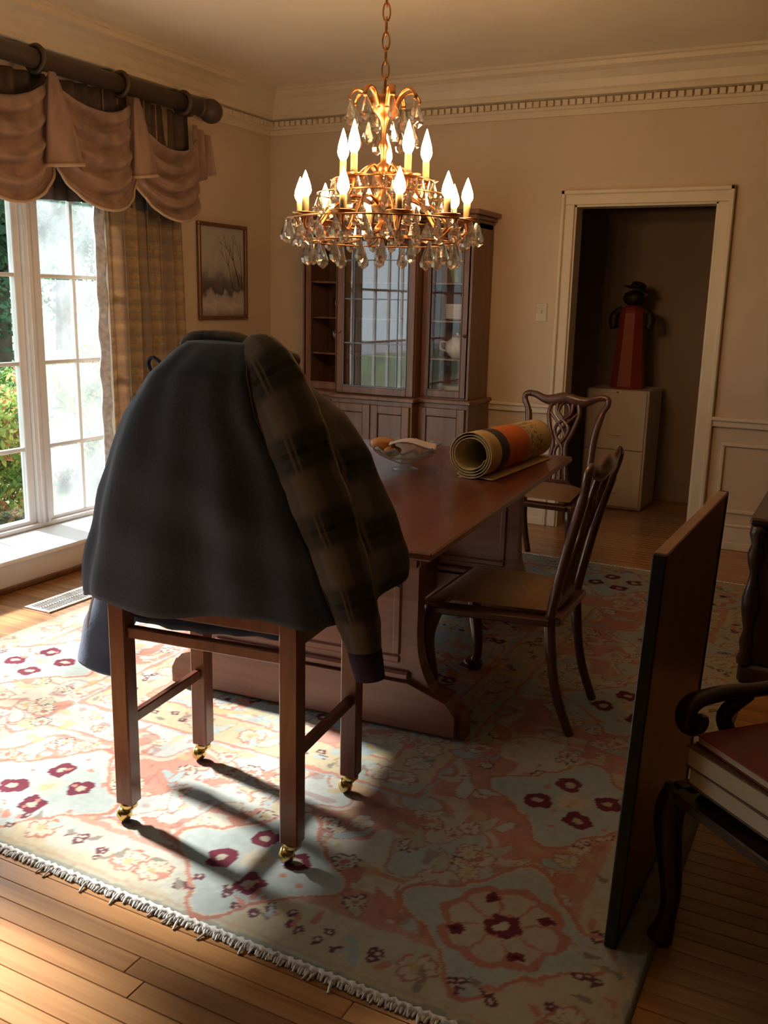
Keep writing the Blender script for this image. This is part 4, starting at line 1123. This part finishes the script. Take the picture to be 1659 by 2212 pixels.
# ================================================================== RUG
RX0, RX1, RY0, RY1 = -3.26, -.285, 1.575, 5.30
RC = ((RX0+RX1)/2, (RY0+RY1)/2, 0)
def build_rug():
    dx = .0062
    nx, ny = int((RX1-RX0)/dx), int((RY1-RY0)/dx)
    xs = np.linspace(RX0, RX1, nx+1); ys = np.linspace(RY0, RY1, ny+1)
    X, Y = np.meshgrid(xs, ys)
    rng = np.random.RandomState(11)
    def vnoise(sc, seed):
        r = np.random.RandomState(seed); gx, gy = int((RX1-RX0)/sc)+3, int((RY1-RY0)/sc)+3
        G = r.rand(gy, gx); fx = (X-RX0)/sc; fy = (Y-RY0)/sc
        ix = fx.astype(int); iy = fy.astype(int); tx = fx-ix; ty = fy-iy
        tx = tx*tx*(3-2*tx); ty = ty*ty*(3-2*ty)
        return (G[iy, ix]*(1-tx)+G[iy, ix+1]*tx)*(1-ty)+(G[iy+1, ix]*(1-tx)+G[iy+1, ix+1]*tx)*ty
    Xn = X+(vnoise(.03, 1)-.5)*.016; Yn = Y+(vnoise(.03, 2)-.5)*.016
    d = np.minimum(np.minimum(Xn-RX0, RX1-Xn), np.minimum(Yn-RY0, RY1-Yn))
    ivory = np.array([.66, .60, .47]); blue = np.array([.44, .53, .53]); coral = np.array([.60, .29, .22]); burg = np.array([.20, .045, .07])
    sage = np.array([.55, .53, .38]); yel = np.array([.60, .48, .26]); dk = np.array([.16, .11, .13]); pale = np.array([.60, .62, .55])
    C = np.empty(X.shape+(3,)); C[:] = ivory
    def put(mask, c, a=1.0): C[mask] = C[mask]*(1-a)+np.array(c)*a
    # field
    n1, n2, n3 = vnoise(.16, 3), vnoise(.11, 4), vnoise(.07, 5)
    fld = d > .96
    put(fld & (n1 > .60), blue, .8); put(fld & (n2 > .64), coral, .85); put(fld & (n3 > .74), yel, .7)
    put(fld & (abs(n1-.5) < .035), coral, .8); put(fld & (abs(n2-.42) < .022), blue*.9, .8)
    # inner guard
    g = (d > .80) & (d <= .96); put(g, yel*.55+ivory*.45); put(g & (n3 > .66), blue, .7)
    for a, b, c in ((.785, .80, coral), (.955, .968, coral), (.775, .785, blue)): put((d > a) & (d <= b), c)
    # main border
    bd = (d > .215) & (d <= .775)
    n4, n5 = vnoise(.05, 15), vnoise(.21, 16)
    put(bd, ivory*.7+pale*.3)
    put(bd & (n5 > .52), coral, .92); put(bd & (n5 > .52) & (abs(n2-.5) < .07), ivory, .85); put(bd & (n5 <= .52) & (abs(n1-.5) < .045), coral, .85)
    put(bd & (n2 > .62), pale*.5+blue*.5, .9); put(bd & (abs(n2-.62) < .02), coral*.8, .8)
    put(bd & (n4 > .80), yel, .7); put(bd & (n4 < .17), dk*.5+coral*.5, .55)
    # outer guard
    og = d <= .215
    put(og, sage*.55+ivory*.45); put(og & (n2 > .6), yel*.6+ivory*.4, .7); put(og & (n1 > .62), pale, .6)
    put((d > .195) & (d <= .222), coral, .75); put((d > .030) & (d <= .040), coral*.5+sage*.5, .6); put(d <= .018, np.array([.42, .42, .36]))
    def polar(cx, cy): return np.hypot(Xn-cx, Yn-cy), np.arctan2(Yn-cy, Xn-cx)
    def sub(cx, cy, R):
        i0 = np.searchsorted(xs, cx-R); i1 = np.searchsorted(xs, cx+R); j0 = np.searchsorted(ys, cy-R); j1 = np.searchsorted(ys, cy+R)
        return slice(max(j0, 0), min(j1+1, ny+1)), slice(max(i0, 0), min(i1+1, nx+1))
    def rosette(cx, cy, R, petals, cpet, ccen, outline=None, ph=0.0, amp=.28):
        s = sub(cx, cy, R*1.6)
        xx, yy = Xn[s]-cx, Yn[s]-cy; r = np.hypot(xx, yy); t = np.arctan2(yy, xx)
        rr = R*(1-amp+amp*np.abs(np.cos(petals*t/2+ph)))
        sl = C[s]
        if outline is not None: sl[r < rr*1.18] = outline
        sl[r < rr] = cpet
        if outline is not None:
            sl[(r < rr) & (np.abs(np.sin(petals*t/2+ph)) > .985) & (r > R*.3)] = outline
        sl[r < R*.34] = ccen
        C[s] = sl
    def leaf(cx, cy, L, wd, ang, c, oc=None):
        s = sub(cx, cy, L)
        xx, yy = Xn[s]-cx, Yn[s]-cy; a = xx*math.cos(ang)+yy*math.sin(ang); b = -xx*math.sin(ang)+yy*math.cos(ang)
        b = b-.25*a*a/L
        e = (a/(L/2))**2+(b/(wd/2*(1-.5*np.clip(a/(L/2), -1, 1))))**2
        sl = C[s]
        if oc is not None: sl[e < 1.35] = oc
        sl[e < 1] = c; C[s] = sl
    def medallion(cx, cy, kind, ang=0.0):
        s = sub(cx, cy, .36); xx, yy = Xn[s]-cx, Yn[s]-cy; r = np.hypot(xx, yy); t = np.arctan2(yy, xx)
        rr = .205*(1+.20*np.cos(4*t)+.06*np.cos(8*t)); sl = C[s]
        sl[r < rr*1.10] = coral*.9; sl[r < rr*1.03] = ivory; sl[r < rr] = blue*.65+pale*.35
        C[s] = sl
        if kind == 0:
            for k in range(4):
                a = ang+k*PI/2
                rosette(cx+.105*math.cos(a), cy+.105*math.sin(a), .047, 4, burg, ivory*.85, None, a, .22)
            rosette(cx, cy, .055, 8, ivory, yel*.7+ivory*.3, None)
            for k in range(12): rosette(cx+rng.uniform(-.2, .2), cy+rng.uniform(-.2, .2), .010, 4, coral, coral)
        else:
            rosette(cx, cy, .14, 8, ivory*.9, coral, coral*.9, 0, .15); rosette(cx, cy, .05, 6, burg, ivory, None)
            for k in range(4): rosette(cx+.115*math.cos(ang+k*PI/2+.6), cy+.115*math.sin(ang+k*PI/2+.6), .022, 4, burg, burg*.6)
    # scattered vines/leaves/rosettes in the border
    spots = []
    bw = .49
    per = [(x, RY0+bw, 'x') for x in np.arange(RX0+.45, RX1-.3, .20)]+[(x, RY1-bw, 'x') for x in np.arange(RX0+.45, RX1-.3, .20)]
    per += [(RX0+bw, y, 'y') for y in np.arange(RY0+.45, RY1-.3, .20)]+[(RX1-bw, y, 'y') for y in np.arange(RY0+.45, RY1-.3, .20)]
    for (x, y, a) in per:
        for k in range(10):
            ox, oy = rng.uniform(-.10, .10), rng.uniform(-.26, .26)
            if a == 'y': ox, oy = oy, ox
            if rng.rand() < .62: rosette(x+ox, y+oy, rng.uniform(.022, .040), 8, ivory, coral*.8 if rng.rand() < .5 else yel, dk*.7+burg*.3 if rng.rand() < .35 else coral*.8, rng.rand())
            else: leaf(x+ox, y+oy, rng.uniform(.06, .14), rng.uniform(.025, .05), rng.uniform(0, PI), [blue, pale, coral, sage][rng.randint(4)], coral*.85)
    for x in (-2.89, -2.10, -1.31): medallion(x, 1.862+.0, 0, .4)
    for y in (2.58, 3.37, 4.16, 4.9): medallion(RX1-.36, y, 0, .4)
    for y in (2.58, 3.37, 4.16): medallion(RX0+.36, y, 0, .4)
    for x in (-2.7, -1.9, -1.1): medallion(x, RY1-.33, 0, .4)
    for p in ((-.632, 1.925), (RX0+.35, 1.925), (RX0+.35, RY1-.35), (RX1-.35, RY1-.35)): medallion(p[0], p[1], 1)
    # guard flowers
    def guard(t0, t1, fn, off):
        t = t0
        while t < t1:
            x, y = fn(t); k = rng.randint(3)
            if k == 0:
                for q in range(3): rosette(x+rng.uniform(-.035, .035), y+rng.uniform(-.035, .035), .016, 4, dk*.5+burg*.5, ivory, None, rng.rand())
            elif k == 1: rosette(x, y, .045, 8, ivory, yel, coral*.8, 0, .2)
            else: leaf(x, y, .12, .045, rng.uniform(0, PI), blue*.5+ivory*.5, yel*.8)
            for q in range(2): leaf(x+rng.uniform(-.07, .07), y+rng.uniform(-.05, .05), .05, .018, rng.uniform(0, PI), [coral, dk*.6+sage*.4, blue][rng.randint(3)])
            t += rng.uniform(.085, .13)
    for o in (.115, .88):
        guard(RX0+o, RX1-o, lambda t: (t, RY0+o), 0); guard(RX0+o, RX1-o, lambda t: (t, RY1-o), 0)
        guard(RY0+o, RY1-o, lambda t: (RX0+o, t), 0); guard(RY0+o, RY1-o, lambda t: (RX1-o, t), 0)
    # field flowers
    for k in range(420):
        x, y = rng.uniform(RX0+1.0, RX1-1.0), rng.uniform(RY0+1.0, RY1-1.0); c = rng.rand()
        if c < .4: rosette(x, y, rng.uniform(.022, .045), 8, [coral, ivory, blue][rng.randint(3)], [yel, ivory, burg][rng.randint(3)], dk*.4+coral*.6 if rng.rand() < .5 else None)
        elif c < .5: rosette(x, y, .03, 5, burg, ivory)
        else: leaf(x, y, rng.uniform(.08, .2), rng.uniform(.03, .06), rng.uniform(0, PI), [blue, coral, sage, yel][rng.randint(4)])
    # wear and weave variation
    C *= (.90+.2*vnoise(.35, 8))[..., None]*(.93+.14*vnoise(.012, 9))[..., None]
    C = np.clip(C*.60, 0, 1)
    Z = .0105+.0030*rng.rand(*X.shape)*.4+.0012*vnoise(.05, 12)
    Z[0, :] = Z[-1, :] = 0.0; Z[:, 0] = Z[:, -1] = 0.0
    co = np.stack([X-RC[0], Y-RC[1], Z], -1).reshape(-1, 3)
    n = (nx+1)
    i = np.arange(nx)[None, :]+np.arange(ny)[:, None]*n
    q = np.stack([i, i+1, i+1+n, i+n], -1).reshape(-1, 4)
    me = bpy.data.meshes.new('rug')
    me.vertices.add(len(co)); me.vertices.foreach_set('co', co.astype(np.float32).ravel())
    me.loops.add(q.size); me.loops.foreach_set('vertex_index', q.ravel().astype(np.int32))
    me.polygons.add(len(q)); me.polygons.foreach_set('loop_start', (np.arange(len(q))*4).astype(np.int32))
    me.update()
    at = me.color_attributes.new('Col', 'FLOAT_COLOR', 'POINT')
    at.data.foreach_set('color', np.concatenate([C.reshape(-1, 3), np.ones((C.shape[0]*C.shape[1], 1))], 1).astype(np.float32).ravel())
    me.polygons.foreach_set('use_smooth', np.ones(len(q), bool))
    me.materials.append(M['rug'])
    o = bpy.data.objects.new('pile', me); COL.objects.link(o)
    return o
rug = empty('rug', RC, label='large floral oriental rug in ivory, coral and pale blue under the table', cat='rug')
build_rug().parent = rug
random.seed(5)
for (yy_, s) in ((RY0, -1), (RY1, 1)):
    m = MB(); x = RX0+.01
    while x < RX1-.01:
        L = random.uniform(.012, .022)*(1.9 if random.random() < .08 else 1); a = random.uniform(-.35, .35)
        p0 = (x, yy_+s*-.004, .007); p1 = (x+a*L*.5, yy_+s*L*.5, .005+random.random()*.004); p2 = (x+a*L, yy_+s*L, .002)
        m.tube([p0, p1, p2], [.0028, .0036, .0030], 4, cap=False); x += random.uniform(.0035, .006)
    m.tube([(RX0+(RX1-RX0)*q/400, yy_+.003*math.sin(q*1.7)-s*.002, .007) for q in range(401)], [.008+.0015*math.sin(q*2.3) for q in range(401)], 6)
    f_ = m.build('fringe', M['fringe'], rug, RC); tag(f_, kind='stuff')

# ================================================================== CHANDELIER
HX, HY = -1.800, 3.45
HO = (HX, HY, ZC)
chd = empty('chandelier', HO, label='lit two-tier crystal chandelier with candle bulbs hanging above the table', cat='chandelier')
cv = Vector((.463, -.887, 0)); rv = Vector((.887, .463, 0)); HC = Vector((HX, HY, 0))
def ring_pt(R, deg, z):
    a = math.radians(deg); return HC+cv*(R*math.cos(a))+rv*(R*math.sin(a))+Vector((0, 0, z))
MB().lathe([(0, ZC), (.065, ZC), (.065, ZC-.012), (.045, ZC-.03), (.015, ZC-.04), (.008, ZC-.055), (0, ZC-.056)], 24, (HX, HY, 0)).build('ceiling_canopy', M['gilt'], chd, HO)
# chain
nl = 12; z_top, z_bot = ZC-.045, 2.29; pitch = (z_top-z_bot)/nl
lk = MB(); hl = pitch*.5+.008
lk.tube([(.014*math.cos(2*PI*k/16), 0, hl*math.sin(2*PI*k/16)) for k in range(16)], .0032, 6, closed=True)
lko = lk.build('chain_link', M['gilt'], chd); lko.location = (0, 0, z_top-pitch/2-ZC)
for k in range(1, nl): inst(lko, 'chain_link', chd, (0, 0, z_top-pitch*(k+.5)-ZC), (0, 0, (k % 2)*PI/2+.3))
colp = [(.0, 2.30), (.010, 2.295), (.014, 2.28), (.05, 2.272), (.062, 2.258), (.052, 2.235), (.045, 2.215), (.03, 2.20), (.018, 2.185), (.010, 2.16), (.009, 2.12), (.016, 2.10), (.022, 2.085),
        (.012, 2.06), (.012, 2.03), (.034, 2.015), (.042, 1.99), (.034, 1.965), (.016, 1.95), (.016, 1.92), (.038, 1.90), (.050, 1.875), (.046, 1.85), (.022, 1.83), (.016, 1.80), (.030, 1.785), (.036, 1.765), (.020, 1.745), (.010, 1.72), (.016, 1.70), (.0, 1.68)]
MB().lathe(colp[::-1], 20, (HX, HY, 0)).build('stem', M['gilt'], chd, HO)
def hoop(R, z, r=.003): MB().tube([HC+Vector((R*math.cos(2*PI*k/48), R*math.sin(2*PI*k/48), z)) for k in range(48)], r, 6, closed=True).build('hoop', M['gilt'], chd, HO)
hoop(.385, 1.803); hoop(.30, 1.725); hoop(.20, 1.96); hoop(.26, 1.905, .003)
for k in range(10):       # ties between the hoops
    a = 10.3+36*k
    MB().tube([ring_pt(.385, a, 1.803), ring_pt(.345, a, 1.76), ring_pt(.30, a, 1.725), ring_pt(.16, a, 1.735), ring_pt(.03, a, 1.765)], .0045, 6).build('tie_rod', M['gilt'], chd, HO)
def arm(R, deg, zh, zc, up):
    pts = [ring_pt(.03, deg, zh), ring_pt(R*.35, deg, zh+up), ring_pt(R*.62, deg, zh-.01), ring_pt(R*.86, deg, zc-.055), ring_pt(R, deg, zc-.045), ring_pt(R, deg, zc-.008)]
    MB().tube(spline(pts, 5), .0065, 8).build('arm', M['gilt'], chd, HO)
bob = None; can = None; blb = None
def candle(R, deg, z, h):
    global bob, can, blb
    p = ring_pt(R, deg, z); L = (p.x-HX, p.y-HY, z-ZC)
    if bob is None:
        bob = MB().lathe([(0, -.012), (.012, -.010), (.035, -.006), (.052, .006), (.050, .008), (.02, .0), (.0, .0)], 16, smooth=True).build('bobeche', M['gilt'], chd); bob.location = L
        can = MB().lathe([(0, 0), (.0135, 0), (.0135, .07), (.012, .072), (0, .072)], 14).build('candle_sleeve', M['candle'], chd); can.location = L; can.scale = (1, 1, h/.07)
        blb = MB().lathe([(.0, 0), (.012, .001), (.0205, .016), (.0230, .027), (.0205, .047), (.0145, .068), (.0082, .087), (.0036, .101), (.0, .109)], 14).build('bulb', M['bulb'], can); blb.location = (0, 0, .073)
    else:
        inst(bob, 'bobeche', chd, L); c = inst(can, 'candle_sleeve', chd, L, (0, 0, 0), (1, 1, h/.07))
        inst(blb, 'bulb', c, (0, 0, .073))
    blb_h = h/.07
for k in range(10):
    a = 10.3+36*k; arm(.335, a, 1.865, 1.813, .03); candle(.335, a, 1.813, .062)
for k in range(5):
    a = 32+72*k; arm(.175, a, 1.99, 1.962, .025); candle(.175, a, 1.962, .078)
for k in range(8):        # crown leaves
    a = 12+45*k
    MB().tube(spline([ring_pt(.045, a, 2.225), ring_pt(.075, a, 2.275), ring_pt(.115, a, 2.29), ring_pt(.14, a, 2.262), ring_pt(.135, a, 2.25)], 4), [.008]*5+[.010]*5+[.007]*7, 8, flat=(.6, 1.5)).build('crown_leaf', M['gilt'], chd, HO)
# crystals
cp_ = [(0, 0), (.004, -.003), (.011, -.026), (.0205, -.052), (.0175, -.066), (.0, -.078)]
cr_ = MB().lathe([(r, z) for r, z in cp_], 7, smooth=False).build('crystal_drop', M['crystal'], chd)
cfirst = True; ncr = 0
def drop(p, s, rot=0.0):
    global cfirst
    L = (p.x-HX, p.y-HY, p.z-ZC)
    if cfirst: cr_.location = L; cr_.scale = (s, s, s); cr_.rotation_euler = (0, 0, rot); cfirst = False
    else: inst(cr_, 'crystal_drop', chd, L, (random.uniform(-.05, .05), random.uniform(-.05, .05), rot), (s, s, s))
def crow(R, z, n, s, ph):
    for k in range(n): drop(ring_pt(R, ph+360*k/n+random.uniform(-3, 3), z), s*random.uniform(.93, 1.07), random.uniform(0, 6))
random.seed(21)
crow(.385, 1.800, 26, 1.08, 4); crow(.30, 1.722, 20, 1.2, 0); crow(.20, 1.958, 18, .95, 9); crow(.26, 1.902, 20, 1.0, 3); crow(.14, 1.87, 10, .9, 0)
crow(.135, 2.25, 8, 1.2, 12); crow(.125, 2.16, 8, 1.1, 14); crow(.34, 1.775, 22, .95, 8); crow(.20, 1.80, 14, 1.0, 8); crow(.10, 1.98, 8, .8, 3)
for k in range(10):
    for j in range(3):
        b_ = ring_pt(.335, 10.3+36*k, 1.811); a = 2*PI*j/3+k
        drop(b_+Vector((.042*math.cos(a), .042*math.sin(a), 0)), .62, a)
for k in range(5):
    for j in range(3):
        b_ = ring_pt(.175, 32+72*k, 1.960); a = 2*PI*j/3+k
        drop(b_+Vector((.042*math.cos(a), .042*math.sin(a), 0)), .6, a)

# ================================================================== OUTSIDE
GZ = -.5
struct('ground', span(MB(), -70, XL-.2, -30, 70, GZ-.1, GZ), M['lawn'], 'grass lawn outside the window')
struct('road', span(MB(), -21.5, -16.5, -30, 70, GZ, GZ+.02), M['road'], 'grey road beyond the shrubs outside')
def leaf_cloud(name, parent, org, n, rad, size, cols, seed, hollow=.55):
    r = np.random.RandomState(seed)
    d = r.randn(n, 3); d /= np.linalg.norm(d, axis=1)[:, None]
    lump_ = 1+.22*np.sin(d[:, 0]*5+seed)+.18*np.sin(d[:, 2]*6+seed*2)+.15*np.sin(d[:, 1]*7)
    rr = (hollow+(1-hollow)*r.rand(n)**.6)*lump_
    P = d*rr[:, None]*np.array(rad)
    a = r.randn(n, 3); a /= np.linalg.norm(a, axis=1)[:, None]
    b = np.cross(a, r.randn(n, 3)); b /= np.linalg.norm(b, axis=1)[:, None]
    s = size*(.6+.8*r.rand(n))[:, None]
    V = np.stack([P-a*s, P+b*s*.42, P+a*s, P-b*s*.42], 1).reshape(-1, 3)
    me = bpy.data.meshes.new(name)
    me.vertices.add(len(V)); me.vertices.foreach_set('co', V.astype(np.float32).ravel())
    me.loops.add(4*n); me.loops.foreach_set('vertex_index', np.arange(4*n, dtype=np.int32))
    me.polygons.add(n); me.polygons.foreach_set('loop_start', (np.arange(n)*4).astype(np.int32)); me.update()
    cols = np.array(cols); ci = r.randint(0, len(cols), n)
    # patches of colour
    ci = ((np.sin(P[:, 0]*3.1/max(rad)*2+seed)+np.sin(P[:, 2]*4/max(rad)*2)+2+r.rand(n)*2)/6*len(cols)).astype(int).clip(0, len(cols)-1)
    c = np.clip(cols[ci]*1.25*(.7+.6*r.rand(n))[:, None], 0, 1)
    c = np.repeat(np.concatenate([c, np.ones((n, 1))], 1), 4, 0)
    me.color_attributes.new('Col', 'FLOAT_COLOR', 'POINT').data.foreach_set('color', c.astype(np.float32).ravel())
    me.materials.append(M['foliage'])
    o = bpy.data.objects.new(name, me); COL.objects.link(o); o.parent = parent; o.location = org
    tag(o, kind='stuff'); return o
green = [(.05, .11, .03), (.09, .17, .04), (.14, .24, .06), (.24, .32, .07)]
autumn = [(.06, .13, .04), (.12, .22, .06), (.22, .32, .09), (.36, .38, .12), (.40, .22, .10), (.10, .18, .06), (.34, .12, .09), (.09, .16, .05)]
dark = [(.02, .05, .025), (.04, .09, .045), (.07, .15, .08), (.12, .22, .12)]
def shrub(x, y, rad, cols, label, seed, n=9000, size=.04):
    e = empty('shrub', (x, y, GZ), label=label, cat='shrub')
    leaf_cloud('foliage', e, (0, 0, rad[2]*.95), n, rad, size, cols, seed)
    m = MB(); random.seed(seed)
    for k in range(5):
        a = random.uniform(0, 6); m.tube([(0, 0, 0), (rad[0]*.3*math.cos(a), rad[1]*.3*math.sin(a), rad[2]*.7), (rad[0]*.6*math.cos(a), rad[1]*.6*math.sin(a), rad[2]*1.3)], [.03, .02, .008], 6)
    m.build('stems', M['bark'], e)
shrub(-7.0, 5.5, (.78, .78, .60), autumn, 'low yellow and red tinged shrub just outside the window', 31, 14000)
shrub(-7.6, 7.45, (.75, .7, .6), autumn, 'yellow-green shrub outside behind the hazy sash', 33, 12000)
shrub(-9.6, 8.4, (.8, .8, .55), green, 'green shrub on the lawn farther outside', 34)
shrub(-10.8, 11.2, (.85, .85, .58), autumn, 'reddish shrub on the lawn farther outside', 35)
def tree(x, y, h, rad, cols, label, seed, n=9000, size=.15):
    e = empty('tree', (x, y, GZ), label=label, cat='tree')
    MB().tube([(0, 0, 0), (.1, .05, h*.35), (.05, .1, h*.8)], [.28, .2, .08], 10).build('trunk', M['bark'], e)
    leaf_cloud('crown', e, (0, 0, h*.58), n, rad, size, cols, seed, .3)
tree(-23.5, 18.8, 8.5, (2.4, 2.4, 4.2), dark, 'dark leafy tree beyond the road seen through the clear sash', 41, 12000)
tree(-25.5, 24.6, 9.5, (2.4, 2.4, 4.5), dark, 'pale green tree beyond the road behind the hazy sash', 42, 12000)
tree(-14.0, 11.9, 6.4, (1.5, 1.4, 2.9), dark, 'dark tree on the lawn before the road seen through the clear sash', 45, 12000, .09)
tree(-12.6, 16.2, 6.2, (1.4, 1.4, 2.8), dark, 'dark tree on the lawn before the road seen through the hazy sash', 46, 11000, .09)
SC.frame_set(1)
